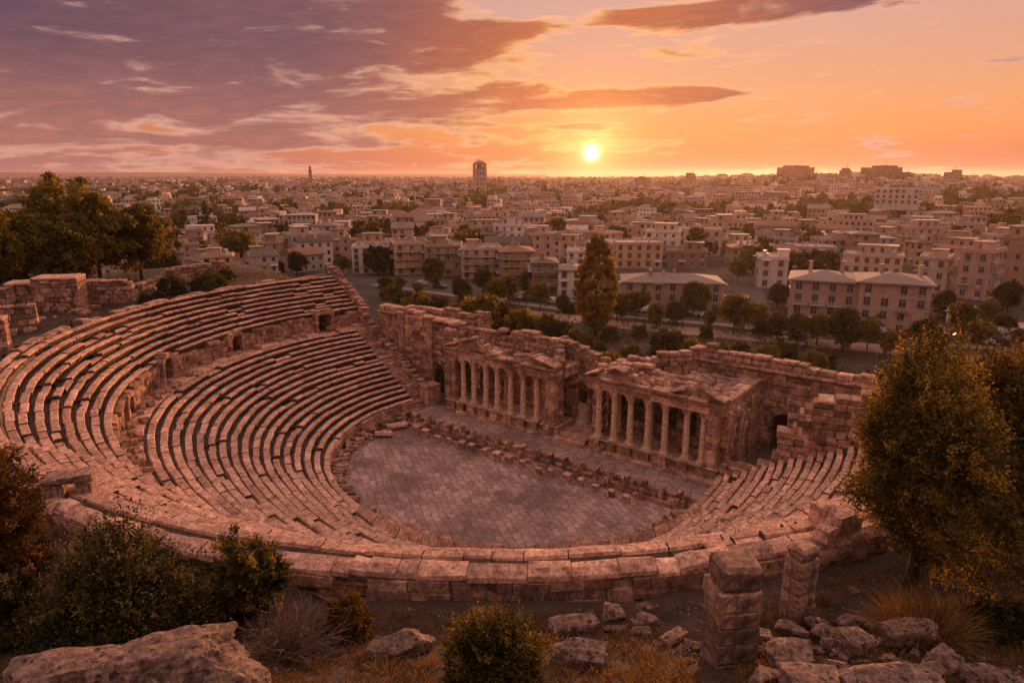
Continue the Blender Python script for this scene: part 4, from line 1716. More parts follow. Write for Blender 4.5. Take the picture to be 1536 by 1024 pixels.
# ------------------------------------------------------------------ big near plants
def near_tree(u, v, h, rad, nclump, per, leaf, label, mat='leaf_near', name='autumn_tree', cat='tree', limbs=9, base=.10, dist=None, tonebase=.5, group=None, drop=-.06, shape='round', clump=.2):
    p = plant_at(u, v) if dist is None else dist
    cr = crown_mesh('crown', M[mat], h, rad, nclump, per, leaf, clump=clump, base=base, sprays=True, drop=drop, tonebase=tonebase, lobes=7, shape=shape)
    tr = trunk_mesh(h, max(.1, rad * (.07 if shape != 'dome' else .03)), limbs, rad * (.8 if shape != 'dome' else .5), .8 if shape != 'dome' else .55)
    return tree(name, p, cr, tr, rnd.uniform(0, 6), 1, label, cat, group)


G_ = lambda x, y: Vector((x, y, ground(x, y)))
# right hand trees
p = at(1362, 880, ground(18, 27)); p = G_(p.x, p.y)
near_tree(0, 0, 11.5, 3.5, 880, 112, .16, 'big golden green tree beside the right curve of the seats, nearest the ruined piers', dist=p, tonebase=.5, base=.03, mat='leaf_right')
p2 = G_(p.x + 6.0, p.y + 3.2)
near_tree(0, 0, 11.2, 4.3, 900, 112, .17, 'tall golden topped tree at the right edge, just behind the big golden green tree', dist=p2, tonebase=.55, base=.04, mat='leaf_right')
p = at(1545, 850, ground(19, 24)); p = G_(p.x, p.y)
near_tree(0, 0, 6.4, 1.7, 120, 98, .17, 'yellow leafed sapling cut off by the right edge of the photo', mat='leaf_gold', dist=p, tonebase=.45, base=.1)
# left hand shrubs
p = at(8, 850, 13.6); p = G_(p.x, p.y)
near_tree(0, 0, 8.0, 2.6, 380, 112, .16, 'tall rusty orange shrub rising at the left edge beside the seats', mat='leaf_gold', name='tall_shrub', cat='shrub', dist=p, tonebase=.30, base=.0, shape='dome')
p = at(180, 930, 14.2); p = G_(p.x, p.y)
near_tree(0, 0, 5.5, 4.1, 720, 126, .15, 'wide dark green bush above the big boulder on the left', mat='leaf_bush', name='broad_bush', cat='bush', dist=p, tonebase=.46, base=.0, shape='dome', limbs=14)
p = at(20, 930, 14.0); p = G_(p.x, p.y)
near_tree(0, 0, 3.2, 2.4, 150, 112, .14, 'dark brownish bush low at the left edge under the tall rusty shrub', mat='leaf_bush', name='broad_bush', cat='bush', dist=p, tonebase=.3, base=.0, shape='dome')
p = at(398, 925, 13.6); p = G_(p.x, p.y)
near_tree(0, 0, 4.0, 1.6, 150, 98, .15, 'slender upright green shrub with a visible stem, left of the dry thorn bush', mat='leaf_near', name='upright_shrub', cat='shrub', dist=p, tonebase=.42, base=.1)
p = at(340, 915, 13.6); p = G_(p.x, p.y)
near_tree(0, 0, 3.0, 1.7, 140, 98, .13, 'small dark shrub squeezed between the wide bush and the upright shrub', mat='leaf_bush', name='small_shrub', cat='shrub', dist=p, tonebase=.5, base=.02, shape='dome')
p = at(525, 945, 13.6); p = G_(p.x, p.y)
near_tree(0, 0, 2.0, 1.3, 170, 112, .11, 'round golden brown bush beside the dry thorn bush, under the rim wall', mat='leaf_gold', name='round_bush', cat='bush', dist=p, tonebase=.32, base=.02, shape='dome', drop=-.1)
p = at(745, 1010, 14.8); p = G_(p.x, p.y)
near_tree(0, 0, 2.5, 2.35, 340, 112, .125, 'yellow green bush in the bottom middle, right of the single grey rock', mat='leaf_near', name='leafy_bush', cat='bush', dist=p, tonebase=.50, base=.02, shape='dome', drop=-.12)
p = at(1500, 930, 14); p = G_(p.x, p.y)
near_tree(0, 0, 2.0, 1.9, 90, 98, .12, 'dark low bush in the shade at the right edge behind the tall dry grass', mat='leaf_bush', name='broad_bush', cat='bush', dist=p, tonebase=.25, base=.0, shape='dome')


def twiggy(name, loc, n, L_, label, cat, mat='twig', r=.021, fan=1.0, fork=True, up=.35):
    o = empty(name, loc, 0, label, cat)
    mb = MB()
    for k in range(n):
        d = rdir(up)
        d.z = abs(d.z)
        d = Vector((d.x * fan, d.y * fan, d.z)).normalized()
        q = [Vector((rnd.uniform(-.2, .2), rnd.uniform(-.2, .2), -.1))]
        l = L_ * rnd.uniform(.55, 1.1)
        for i in range(5):
            d = (d + rdir() * .22 + Vector((0, 0, -.05 * i))).normalized()
            q.append(q[-1] + d * l / 5)
            if fork and i in (1, 2, 3):
                for _ in range(2):
                    e = (d + rdir() * .8).normalized()
                    f1 = q[-1] + e * l * .22
                    f2 = f1 + (e + rdir() * .5).normalized() * l * .18
                    mb.tube([q[-1], f1, f2], [r * .7, r * .5, r * .25], 3, tone=rnd.random())
        mb.tube(q, [r * (1.5 - .2 * i) for i in range(6)], 4, tone=rnd.random())
    mb.build('branches', M[mat], o, fix=False)
    return o


p = at(432, 985, 14); p = G_(p.x, p.y)
twiggy('thorn_bush', p, 110, 2.0, 'bare dry thorn bush with tangled grey branches, left of the round golden brown bush', 'bush')


def grass_clump(name, loc, n, L_, rad, label, cat='grass clump', mat='drygrass', w=.022, lean=.5):
    o = empty(name, loc, 0, label, cat)
    mb = MB()
    for k in range(n):
        a, rr_ = rnd.uniform(0, 2 * PI), rad * rnd.random() ** .7
        b = Vector((math.cos(a) * rr_, math.sin(a) * rr_ * .8, -.05))
        d = Vector((math.cos(a) * lean * rnd.random() + rnd.uniform(-.3, .2), math.sin(a) * lean * rnd.random() + rnd.uniform(-.2, .2), 1)).normalized()
        l = L_ * rnd.uniform(.5, 1.15)
        side = Vector((rnd.uniform(-1, 1), rnd.uniform(-1, 1), 0)).normalized() * w
        vs = []
        q = b
        for i in range(5):
            f = i / 4
            vs += [q - side * (1 - f * .85), q + side * (1 - f * .85)]
            d = (d + Vector((d.x * .25, d.y * .25, -.16 * i * .6)) + rdir() * .10).normalized()
            q = q + d * l / 4
        mb.add(vs, [(2 * i, 2 * i + 1, 2 * i + 3, 2 * i + 2) for i in range(4)], rnd.random())
    mb.build('blades', M[mat], o, fix=False)
    return o


p = at(1385, 945, 14); p = G_(p.x, p.y)
grass_clump('tall_grass', p, 1500, 1.7, 1.25, 'tall orange dry grass clump behind the rock pile, under the big golden green tree', lean=.9)
p = at(1475, 905, 14); p = G_(p.x, p.y)
grass_clump('tall_grass', p, 700, 1.1, 1.4, 'lower reddish dry grass clump at the right edge beside the tall orange clump', lean=.9)
TUFT = [(575, 1005), (640, 1000), (905, 985), (985, 1000), (1030, 1012), (1140, 930), (1235, 905), (1255, 860), (600, 925), (690, 940), (840, 1015), (1120, 1015), (480, 1005), (1310, 925)]
for k, (u, v) in enumerate(sorted(TUFT)):
    q = on_ground(u, v)
    grass_clump('dry_tuft', q, 130, rnd.uniform(.35, .7), rnd.uniform(.25, .5), '%s small dry grass tuft from the left on the ground before the rim wall' % ORD[k], w=.012, lean=.8)['group'] = 'dry grass tufts before the rim wall'
# ground grass: short dry blades, thick in patches
mb = MB()
for k in range(130000):
    y_ = rnd.uniform(10.5, 29)
    p = Vector((rnd.uniform(-.82, .82) * (y_ + 3), y_, 0))
    if math.hypot(p.x - CX + 2.2, p.y - CY - .9) < 46.3:
        continue
    q = nz(p.x, p.y, .55, 4) + .6 * nz(p.x, p.y, 1.9, 8)
    if q < -.05 + rnd.uniform(-.3, .35):
        continue
    z = ground(p.x, p.y)
    l = rnd.uniform(.07, .32)
    d = Vector((rnd.uniform(-.5, .5), rnd.uniform(-.5, .5), 1)) * l
    s_ = Vector((rnd.uniform(-1, 1), rnd.uniform(-1, 1), 0)).normalized() * .013
    b = Vector((p.x, p.y, z - .02))
    mb.add([b - s_, b + s_, b + d * .6 + s_ * .7 + Vector((d.x, d.y, 0)) * .3, b + d + Vector((d.x, d.y, -l * .1)) * .6, b + d * .6 - s_ * .7], [(0, 1, 2, 3, 4)], min(1, max(0, rnd.gauss(.38, .25))))
tag(mb.build('grass', M['drygrass'], fix=False), kind='stuff')
mb = MB()
for k in range(9000):
    y_ = rnd.uniform(10.5, 29)
    p = Vector((rnd.uniform(-.82, .82) * (y_ + 3), y_, 0))
    if math.hypot(p.x - CX + 2.2, p.y - CY - .9) < 46.1 or nz(p.x, p.y, .5, 14) + rnd.uniform(-.3, .3) < -.02:
        continue
    s_ = rnd.uniform(.02, .06) * (2.2 if rnd.random() < .06 else 1)
    mb.box((p.x, p.y, ground(p.x, p.y) + s_ * .3), (s_ * 2, s_ * 1.6, s_ * 1.2), rz=rnd.uniform(0, 6), b=s_ * .5, j=s_ * .2, tone=rnd.random())
tag(mb.build('gravel', M['rock'], fix=False), kind='stuff')


# ------------------------------------------------------------------ rocks and piers in front
def rock_mesh(name, sx, sy, sz, seed, blocky=.7, cuts=6, rough=.10, n=9, mat='rock'):
    rr = random.Random(seed)
    bm = bmesh.new()
    bmesh.ops.create_cube(bm, size=2)
    bmesh.ops.subdivide_edges(bm, edges=bm.edges[:], cuts=n, use_grid_fill=True)
    pl = []
    for k in range(cuts):
        d = Vector((rr.gauss(0, 1), rr.gauss(0, 1), rr.gauss(.25, .8))).normalized()
        pl.append((d, rr.uniform(.62, .9) if blocky < .9 else rr.uniform(1.0, 1.35)))
    for v in bm.verts:
        p = v.co.copy()
        sp = p.normalized() * 1.15
        p = p * blocky + sp * (1 - blocky)
        for d, h in pl:
            e = p.dot(d) - h
            if e > 0:
                p -= d * e * .95
        s1 = mnoise.fractal(p * 1.1 + Vector((seed, 0, 0)), .9, 2.1, 5)
        s2 = mnoise.noise(p * 4.5 + Vector((0, seed, 0))) + .8 * mnoise.noise(p * 9 + Vector((0, seed, 7)))
        p += p.normalized() * (s1 * rough * 1.2 + s2 * rough * .35)
        v.co = Vector((p.x * sx / 2, p.y * sy / 2, p.z * sz / 2))
    me = bpy.data.meshes.new(name)
    bm.to_mesh(me)
    bm.free()
    me.materials.append(M[mat])
    me.polygons.foreach_set("use_smooth", [True] * len(me.polygons))
    me.set_sharp_from_angle(angle=R(32))
    a = me.attributes.new("tone", 'FLOAT', 'FACE')
    t = rr.uniform(.3, .8)
    a.data.foreach_set("value", [t] * len(me.polygons))
    return me


def rock(name, u, v, w_px, h_px, dfac, seed, label, cat='rock', group=None, blocky=.7, lift=0.0, rz=None, tilt=(0, 0), sink=.22, n=15, rough=.14):
    """a rock whose foot is seen at (u, v), w_px wide and h_px high in the photo"""
    p = on_ground(u, v)
    m_ = mpp(p)
    dep = min(dfac * w_px, 1.05 * h_px) * m_
    sx, sz = w_px * m_ * (.92 if blocky > .6 else 1), max(.42 * h_px * m_, (h_px * m_ - .57 * dep) / .82) * (1 + sink * .8)
    me = rock_mesh(name, sx, dep, sz, seed, blocky, n=n, rough=rough)
    o = link(name, me, None, (p.x, p.y + dep * .4, p.z + sz * (.5 - sink) + lift), (tilt[0], tilt[1], rnd.uniform(-.4, .4) if rz is None else rz))
    return tag(o, label, cat, group)


rock('boulder', 172, 1092, 335, 180, .8, 3, 'huge pitted grey boulder filling the bottom left corner', 'boulder', blocky=.5, rz=.25, n=26, rough=.2)
rock('rock', 348, 1040, 60, 40, 1, 5, 'small reddish rock at the right foot of the huge boulder')
rock('rock', 600, 985, 92, 52, .9, 7, 'single grey dome shaped rock between the golden brown bush and the yellow green bush', blocky=.3, rz=.4)
rock('fallen_slab', 862, 950, 84, 30, .8, 9, 'flat grey slab lying tilted below the rim wall, above the pale faced block', 'stone slab', blocky=.95, rz=.3, tilt=(.18, .12), sink=.1)
rock('fallen_block', 872, 1000, 86, 44, .8, 11, 'pale faced squared block right of the yellow green bush', 'stone block', blocky=.92, rz=-.25, tilt=(.1, 0))
rock('rock', 920, 932, 38, 32, 1, 13, 'rounded brown stone below the rim wall, leftmost of the small heap')
rock('rock', 968, 922, 26, 16, 1, 15, 'small stone on top of the heap below the rim wall', lift=.18)
rock('rock', 970, 938, 44, 26, 1, 17, 'lumpy dark stone under the small topmost stone of the heap')
rock('fallen_slab', 962, 952, 34, 14, .8, 19, 'small tilted flat stone in front of the heap below the rim wall', 'stone slab', blocky=.95, tilt=(.2, .1))
rock('rock', 925, 948, 40, 14, .8, 20, 'low broken stone between the rounded brown stone and the tilted slab')
rock('fallen_slab', 1012, 964, 52, 20, 1.3, 21, 'long slab leaning towards the foot of the left pier', 'stone slab', blocky=.97, rz=.8, tilt=(.15, .1))
rock('rock', 1042, 975, 34, 18, 1, 23, 'small grey stone beside the left foot of the left pier')
rock('rock', 720, 918, 22, 9, 1, 27, 'lonely pebble like stone lying just under the middle of the rim wall')
rock('rock', 612, 918, 14, 10, 1, 28, 'tiny white stone lying in the grass above the dome shaped rock')
rock('rock', 1285, 890, 16, 12, 1, 29, 'small grey stone lying alone right of the right pier')
PILE = [(1195, 1005, 72, 56, 'squat orange brown block at the left of the rock pile', .8), (1222, 1045, 88, 52, 'broad flat topped block at the front left of the rock pile', .9),
        (1240, 966, 34, 30, 'round ball like stone in the middle of the rock pile', .15), (1296, 988, 64, 40, 'weathered cream block behind the long slab of the rock pile', .85),
        (1345, 1052, 160, 62, 'long flat grey slab, the largest stone of the rock pile', .95), (1372, 972, 78, 44, 'squared block at the top right of the rock pile', .92),
        (1282, 948, 46, 24, 'rounded dark stone at the back of the rock pile', .4), (1318, 956, 32, 18, 'small mottled stone at the back right of the rock pile', .6),
        (1228, 948, 36, 20, 'flat stone at the back left of the rock pile', .7), (1190, 962, 44, 26, 'orange stone wedged on the upper left of the rock pile', .5),
        (1140, 960, 40, 20, 'dark slab between the two piers at the head of the rock pile', .9), (1262, 1010, 40, 26, 'small grey stone in a hollow of the rock pile', .6),
        (1285, 1035, 44, 26, 'dull stone between the broad block and the long slab', .6), (1150, 1030, 50, 34, 'reddish stone at the bottom left of the rock pile beside the pier', .7),
        (1420, 1010, 62, 44, 'dark lichen covered stone right of the long slab', .6), (1498, 1035, 84, 40, 'dark flat rock alone in the bottom right corner', .85),
        (1170, 985, 34, 22, 'narrow stone behind the squat orange brown block', .7), (1255, 985, 40, 20, 'thin flat stone under the round ball like stone', .8)]
for k, (u, v, w, h, lb_, bk) in enumerate(PILE):
    rock('rock', u, v, w, h, .85, 40 + k, lb_, 'rock', 'rocks of the tumbled pile', blocky=bk, lift=.25 if 940 < v < 1000 and 1180 < u < 1400 else 0, tilt=(rnd.uniform(-.1, .12), rnd.uniform(-.1, .1)), rz=rnd.uniform(-.5, .5), n=15, rough=.13)


FILL = sorted([(rnd.uniform(1140, 1440), rnd.uniform(952, 1040)) for _ in range(34)])
for k, (u, v) in enumerate(FILL):
    w = rnd.uniform(16, 40)
    rock('rubble_stone', u, v, w, w * rnd.uniform(.45, .7), .9, 200 + k, '%s small rubble stone from the left between the large rocks of the pile' % ORD[k], 'stone', 'small stones of the rock pile', blocky=rnd.choice((.6, .85, .93)), tilt=(rnd.uniform(-.3, .3), rnd.uniform(-.3, .3)), rz=rnd.uniform(-.8, .8), n=8, lift=rnd.uniform(0, .12))


def pier_stone(u, vb, vt, wpx, label, rz, d=1.0, seed=0):
    p = on_ground(u, vb - 8)
    m_ = mpp(p)
    # height from where its top is seen
    dr = ray(u, vt)
    s_ = p.y / dr.y
    H_ = (CAM + dr * s_).z - p.z
    w = wpx * m_
    o = empty('ruined_pier', p, rz, label, 'pier')
    rr = random.Random(seed)
    z = -.5
    while z < H_ - .05:
        h = min(rr.uniform(.42, .8), H_ - z)
        if H_ - z - h < .3:
            h = H_ - z
        top = z + h > H_ - .05
        bm = MB()
        wa, wb = w * rr.uniform(.95, 1.04), w * d * rr.uniform(.95, 1.04)
        bm.box((0, 0, 0), (wa, wb, h - .02), b=.05 if not top else .12, j=.03 if not top else .06, tone=rr.random())
        bm.build('block', M['pier'], o)
        q = list(o.children)[-1]
        q.location = (rr.uniform(-.03, .03), rr.uniform(-.03, .03), z + h / 2)
        z += h
    return o


pier_stone(1090, 1000, 836, 62, 'broad blackened stone pier standing left of the rock pile', .12, 1.0, 3)
pier_stone(1193, 936, 815, 40, 'narrower pale stone pier standing behind the rock pile', .45, .8, 4)

# low ruins set on the rim at the near right
mb0 = [((1262, 790), 1.6, 1.0, .9, .5, 'large squared block resting on the rim wall beside the golden green tree'), ((1234, 782), .9, .9, 1.0, .4, 'narrow upright block standing on the rim wall left of the large squared block'),
       ((1238, 806), .9, .7, .6, .6, 'small rough stone lying on the rim coping below the upright block')]
for (u, v), a, b_, c_, rz, lb_ in mb0:
    p = at(u, v, 14.05)
    o = link('rim_block', rock_mesh('rim_block', a, b_, c_, int(u), .94, 3, .04, 8, 'seat'), None, (p.x, p.y, p.z + c_ * .42), (0, 0, rz))
    tag(o, lb_, 'stone block')
# ruined gateway low at the left of the seats
p = at(110, 752, 13.4)
gw = empty('ruined_doorframe', p, .3, 'small broken doorway of dark blocks on the left rim above the wide bush', 'ruin')
for nm, c_, s_ in (('jamb', (-.72, 0, .4), (.9, 1.1, 1.6)), ('jamb', (.72, 0, .4), (.75, 1.1, 1.6)), ('lintel', (0, 0, 1.38), (2.4, 1.2, .42)), ('side_wall', (-2.1, .1, .3), (1.4, .9, 1.5))):
    link(nm, rock_mesh(nm, s_[0], s_[1], s_[2], int(abs(c_[0] * 7) + c_[2] * 9), .96, 3, .04, 8, 'pier'), gw, c_, (0, rnd.uniform(-.06, .06), 0))

# ------------------------------------------------------------------ ruins and trees behind the left of the seats
def ruin_block(name, u0, u1, vt, vb, dist, deep, label, seed, rz=0.0, cap=True, cat='ruin'):
    """a rough masonry block from u0 to u1, seen top vt and foot vb, at the given distance"""
    um = (u0 + u1) / 2
    d = ray(um, vb)
    s_ = dist / d.y
    p = CAM + d * s_
    zt = (CAM + ray(um, vt) * (dist / ray(um, vt).y)).z
    w = (u1 - u0) * mpp(p)
    o = empty(name, (p.x, p.y, p.z), rz, label, cat)
    mb = MB()
    wall(mb, [(-w / 2, 0), (w / 2, 0)], -.6, jag(zt - p.z, .1, seed, 2.0), deep, seed=seed, bw=(.7, 1.5), ch=.55, jr=.05)
    mb.build('masonry', M['wall'], o)
    if cap:
        mb = MB()
        t = -w / 2
        while t < w / 2 - .1:
            q = min(rnd.uniform(1, 1.9), w / 2 - t)
            mb.box((t + q / 2, 0, zt - p.z + .06), (q - .02, deep + .3, .28), b=.06, j=.04, tone=.6)
            t += q
        mb.build('coping', M['seat'], o)
    return o


ruin_block('ruin_block', 64, 124, 416, 456, 88, 3.6, 'tall squared masonry block with pale top, right of the two on the left plateau', 101, .25)
ruin_block('ruin_block', 20, 62, 424, 452, 87, 3.2, 'lower squared masonry block beside the taller one on the left plateau', 102, .35)
ruin_block('broken_wall', 126, 198, 420, 448, 92, 1.6, 'low crumbling wall running right from the two squared blocks on the left plateau', 103, .2, cap=False, cat='wall')
ruin_block('broken_wall', -30, 18, 432, 455, 84, 1.6, 'low wall stub cut by the left edge before the squared blocks', 104, .3, cap=False, cat='wall')
ruin_block('broken_wall', -20, 50, 458, 480, 74, 1.2, 'rough stepped wall at the left edge just above the top seats', 105, .5, cap=False, cat='wall')
ruin_block('portal_stub', -6, 14, 478, 520, 62, 1.4, 'dark leaning doorpost cut by the left edge of the photo', 106, .4, cat='ruin')
# long curved wall that bends away to the right
cw = empty('curved_wall', (0, 0, 0), 0, 'long curved wall bending away behind the top seats towards the round tree', 'wall')
pts = []
for u, v, d in ((180, 424, 96), (215, 414, 102), (250, 404, 108), (285, 400, 112), (312, 396, 114), (334, 392, 113)):
    r_ = ray(u, v)
    q = CAM + r_ * (d / r_.y)
    pts.append((q.x, q.y))
mb = MB()
wall(mb, pts, 11.0, jag([(0, 14.4), (8, 14.6), (20, 16.0), (26, 17.4), (30, 17.8)], .15, 107, 2.0), 1.4, seed=107, bw=(.8, 1.8), ch=.6)
mb.build('masonry', M['wall'], cw)

# loose stones on the walkway between the tiers and on the upper left rows
lm = [rock_mesh('loose_stone', rnd.uniform(.7, 1.3), rnd.uniform(.5, .9), rnd.uniform(.45, .8), 300 + k, .9, 4, .06, 6, 'wall') for k in range(6)]
k = 0
ph = PH0 + R(8)
while ph < PH0 + R(125):
    if rnd.random() < .75:
        r = rnd.uniform(RL1 + .2, RD - .2)
        o = link('loose_stone', lm[rnd.randrange(6)], None, arc(r, ph, ZD + .2), (rnd.uniform(-.2, .2), rnd.uniform(-.2, .2), rnd.uniform(0, 6)), [rnd.uniform(.6, 1.25)] * 3)
        tag(o, '%s loose stone on the walkway between the two seat tiers, counted from the far door' % ORD[k], 'stone', 'loose stones on the walkway between the tiers')
        k += 1
    ph += R(rnd.uniform(1.2, 2.6))

LT = [crown_mesh('crown', M['leaf_mid'], 14, 6.4, 330, 70, .5, .19, base=.0, lobes=8, tonebase=.5), crown_mesh('crown', M['leaf_mid'], 14, 5.8, 300, 70, .5, .18, base=.03, lobes=8, tonebase=.45)]
LTT = [trunk_mesh(14, .34, 8, 4, .7), trunk_mesh(14, .3, 7, 3.6, .7)]
for k, (u, v, d, s, lb_) in enumerate([(-8, 440, 92, .92, 'dense tree cut by the left edge behind the squared ruin blocks'), (42, 430, 97, 1.02, 'full green tree second from the left edge behind the squared ruin blocks'),
                                       (92, 420, 110, 1.16, 'tallest dark tree of the left group, standing at its back'), (104, 425, 99, .90, 'smaller yellowish tree in front of the tallest tree of the left group'),
                                       (150, 416, 108, 1.1, 'broad tree right of the tallest one in the left group'),
                                       (212, 408, 113, 1.04, 'open crowned tree at the right end of the left group, above the curved wall')]):
    r_ = ray(u, v)
    q = CAM + r_ * (d / r_.y)
    tree('plateau_tree', G_(q.x, q.y), LT[k % 2], LTT[k % 2], k * 1.3, s, lb_, 'tree', 'trees on the left plateau')
BU = crown_mesh('crown', M['leaf_dark'], 2.4, 2.0, 60, 40, .33, .3, base=.0, shape='dome', tonebase=.4)
BU2 = crown_mesh('crown', M['leaf_mid'], 2.6, 2.2, 60, 40, .36, .3, base=.0, shape='dome', tonebase=.5)
for k, (u, v, d, s, lb_) in enumerate([(216, 428, 90, .6, 'small dark bush left of the wide one below the curved wall'), (255, 422, 98, 1.0, 'wide dark bush in the middle below the curved wall'), (232, 424, 94, .5, 'tiny bush squeezed between two dark bushes below the curved wall'),
                                       (300, 418, 100, .9, 'low dark bush near the bend of the curved wall'), (318, 420, 99, 1.1, 'spreading dark bush at the right end of the curved wall'), (340, 412, 112, .7, 'small bush at the left foot of the round tree'),
                                       (128, 462, 74, .5, 'scrubby bush by the rubble below the two squared ruin blocks'), (105, 462, 72, .45, 'little bush on the seats edge below the taller squared ruin block')]):
    r_ = ray(u, v)
    q = CAM + r_ * (d / r_.y)
    tree('dark_bush', G_(q.x, q.y), BU, None, k, s, lb_, 'bush', 'bushes along the curved wall')

# rubble strewn on the plateau behind the left of the seats
PR = [(40, 470), (70, 468), (95, 466), (118, 468), (140, 462), (152, 455), (170, 452), (185, 448), (200, 446), (218, 442), (236, 438), (128, 472), (60, 480), (30, 484), (84, 478), (160, 446), (206, 436), (250, 434), (270, 432), (20, 500), (46, 496)]
for k, (u, v) in enumerate(PR):
    q = on_ground(u, v)
    s_ = rnd.uniform(.7, 1.5)
    o = link('rubble_stone', lm[k % 6], None, (q.x, q.y, q.z + .15), (rnd.uniform(-.2, .2), rnd.uniform(-.2, .2), rnd.uniform(0, 6)), (s_ * rnd.uniform(.9, 1.5), s_, s_ * .8))
    tag(o, '%s stone of the rubble strewn on the left plateau below the squared ruin blocks' % ORD[k], 'stone', 'rubble on the left plateau')
mb = MB()
for k in range(5200):
    r_, a_ = rnd.uniform(46, 84), R(rnd.uniform(128, 195))
    x, y = CX + r_ * math.cos(a_), CY + r_ * math.sin(a_)
    if nz(x, y, .2, 6) + rnd.uniform(-.25, .3) < .0:
        continue
    z = ground(x, y)
    for _ in range(3):
        leaf_quad(mb, (x + rnd.uniform(-.3, .3), y + rnd.uniform(-.3, .3), z - .03), (rnd.uniform(-.6, .6), rnd.uniform(-.6, .6), 1), rnd.uniform(.2, .6), min(1, max(0, rnd.gauss(.4, .2))), .25)
tag(mb.build('plateau_grass', M['drygrass'], fix=False), kind='stuff')
# ------------------------------------------------------------------ park and street behind the theatre
def flat_strip(name, px, width, mat, z=.05, kind='structure', wz=0.0):
    pts = [at(u, v, 0) for u, v in px]
    mb = MB()
    vs = []
    for i, p in enumerate(pts):
        d = (pts[min(i + 1, len(pts) - 1)] - pts[max(i - 1, 0)]).normalized()
        n = Vector((-d.y, d.x, 0)) * width / 2
        for s_ in (-1, 1):
            q = p + n * s_
            vs.append((q.x, q.y, ground(q.x, q.y) * 0 + z))
    mb.add(vs, [(2 * i, 2 * i + 1, 2 * i + 3, 2 * i + 2) for i in range(len(pts) - 1)])
    return tag(mb.build(name, mat), kind=kind)


M['asphalt'] = plain_mat('asphalt', (.065, .056, .052), .8, .3, 1.5)
M['sand'] = plain_mat('sandy_path', (.24, .155, .105), .95, .35, .6)
M['pave'] = plain_mat('pavement', (.22, .165, .14), .9, .2, 1.0)
flat_strip('street', [(420, 392), (560, 420), (700, 438), (820, 452), (930, 466), (1080, 478), (1240, 497), (1420, 508), (1640, 522)], 9.0, M['asphalt'], .06)
flat_strip('pavement', [(560, 427), (700, 446), (820, 461), (930, 475), (1080, 487), (1240, 506), (1420, 518), (1640, 534)], 2.6, M['pave'], .10)
flat_strip('sandy_path', [(640, 470), (740, 466), (830, 474), (930, 487), (1040, 497), (1200, 512), (1400, 530), (1640, 550)], 7.0, M['sand'], .045)
flat_strip('side_street', [(1130, 482), (1125, 440), (1110, 400), (1090, 360)], 7.0, M['asphalt'], .065)
flat_strip('car_park', [(770, 448), (900, 459), (1010, 466)], 10.0, M['asphalt'], .075)

PK = [crown_mesh('crown', M['leaf_mid'], 9, 3.6, 130, 60, .42, .25, base=.2, lobes=6, tonebase=.5), crown_mesh('crown', M['leaf_mid'], 9, 3.9, 130, 60, .42, .24, base=.18, lobes=7, tonebase=.6),
      crown_mesh('crown', M['leaf_dark'], 9, 3.7, 130, 60, .42, .24, base=.2, lobes=7, tonebase=.45)]
PKT = [trunk_mesh(9, .22, 7, 3.0, .75) for _ in range(3)]
BS = [crown_mesh('crown', M['leaf_mid'], 4.2, 3.0, 100, 50, .36, .24, base=.0, shape='dome', lobes=6, tonebase=.62), crown_mesh('crown', M['leaf_dark'], 4.0, 2.8, 100, 50, .36, .25, base=.0, shape='dome', lobes=6, tonebase=.4),
      crown_mesh('crown', M['leaf_gold'], 4.2, 3.0, 100, 50, .36, .24, base=.0, shape='dome', lobes=6, tonebase=.16)]
PB = [trunk_mesh(4, .14, 5, 1.6, .6)]
# u, foot v, top v, kind, label
PARK = [(652, 432, 381, 0, 'round yellowish tree before the white four storey block, left of the tan arcade block'), (725, 438, 396, 2, 'thin tree standing before the long tan block left of the poplar'),
        (1040, 475, 415, 2, 'rounded dark tree at the right corner of the long low block right of the poplar'), (1106, 425, 387, 1, 'bright yellow green tree behind the group of dark street trees, above the sandy path'),
        (1100, 500, 434, 0, 'broad olive tree between the long low block and the two wing block'), (1195, 520, 462, 2, 'dark tree before the left wing of the two wing block'),
        (1262, 528, 452, 2, 'very dark spreading tree before the middle of the two wing block'), (1440, 505, 447, 0, 'olive tree right of the two wing block'), (365, 414, 342, 1, 'tall rounded tree standing alone beyond the end of the curved wall'),
        (446, 414, 372, 2, 'dark round tree above the far end of the top seats'), (515, 412, 382, 0, 'small round tree left of the white four storey block'), (420, 417, 388, 2, 'low bushy tree left of the dark round tree above the top seats'),
        (790, 442, 402, 2, 'slim tree at the left end of the columned dark block'), (1165, 462, 420, 2, 'small dark tree at the left corner of the two wing block'), (1510, 470, 415, 2, 'dark tree near the right edge behind the parked cars'), (1415, 478, 430, 2, 'dark tree directly right of the two wing block corner'), (1478, 490, 448, 0, 'olive tree before the pinkish house near the right edge'), (1335, 535, 492, 0, 'small olive tree at the roadside before the right wing of the two wing block'), (985, 492, 452, 0, 'small tree on the sandy path right of the poplar'), (762, 452, 408, 0, 'olive tree before the tan block with red roof'), (1030, 560, 488, 2, 'dark tree')]
for k, (u, vb, vt, kd, lb_) in enumerate(PARK[:-1]):
    p = at(u, vb, 0)
    H_ = (vb - vt) * mpp(p) * 1.0
    p = G_(p.x, p.y)
    if p.z > 1:
        r_ = ray(u, vb); q = on_ground(u, vb); p = G_(q.x, q.y); H_ = (vb - vt) * mpp(p)
    tree('park_tree', p, PK[kd], PKT[k % 3], k * 1.7, H_ / 9, lb_, 'tree', 'trees in the park and street')
STREET = [(600, 438), (628, 446), (690, 452), (745, 458), (810, 464), (845, 470), (925, 482), (955, 478), (1010, 488), (1065, 492), (1135, 500), (1165, 510), (1225, 515), (1300, 525), (1380, 520), (1405, 530), (1465, 528), (1500, 515), (1530, 528)]
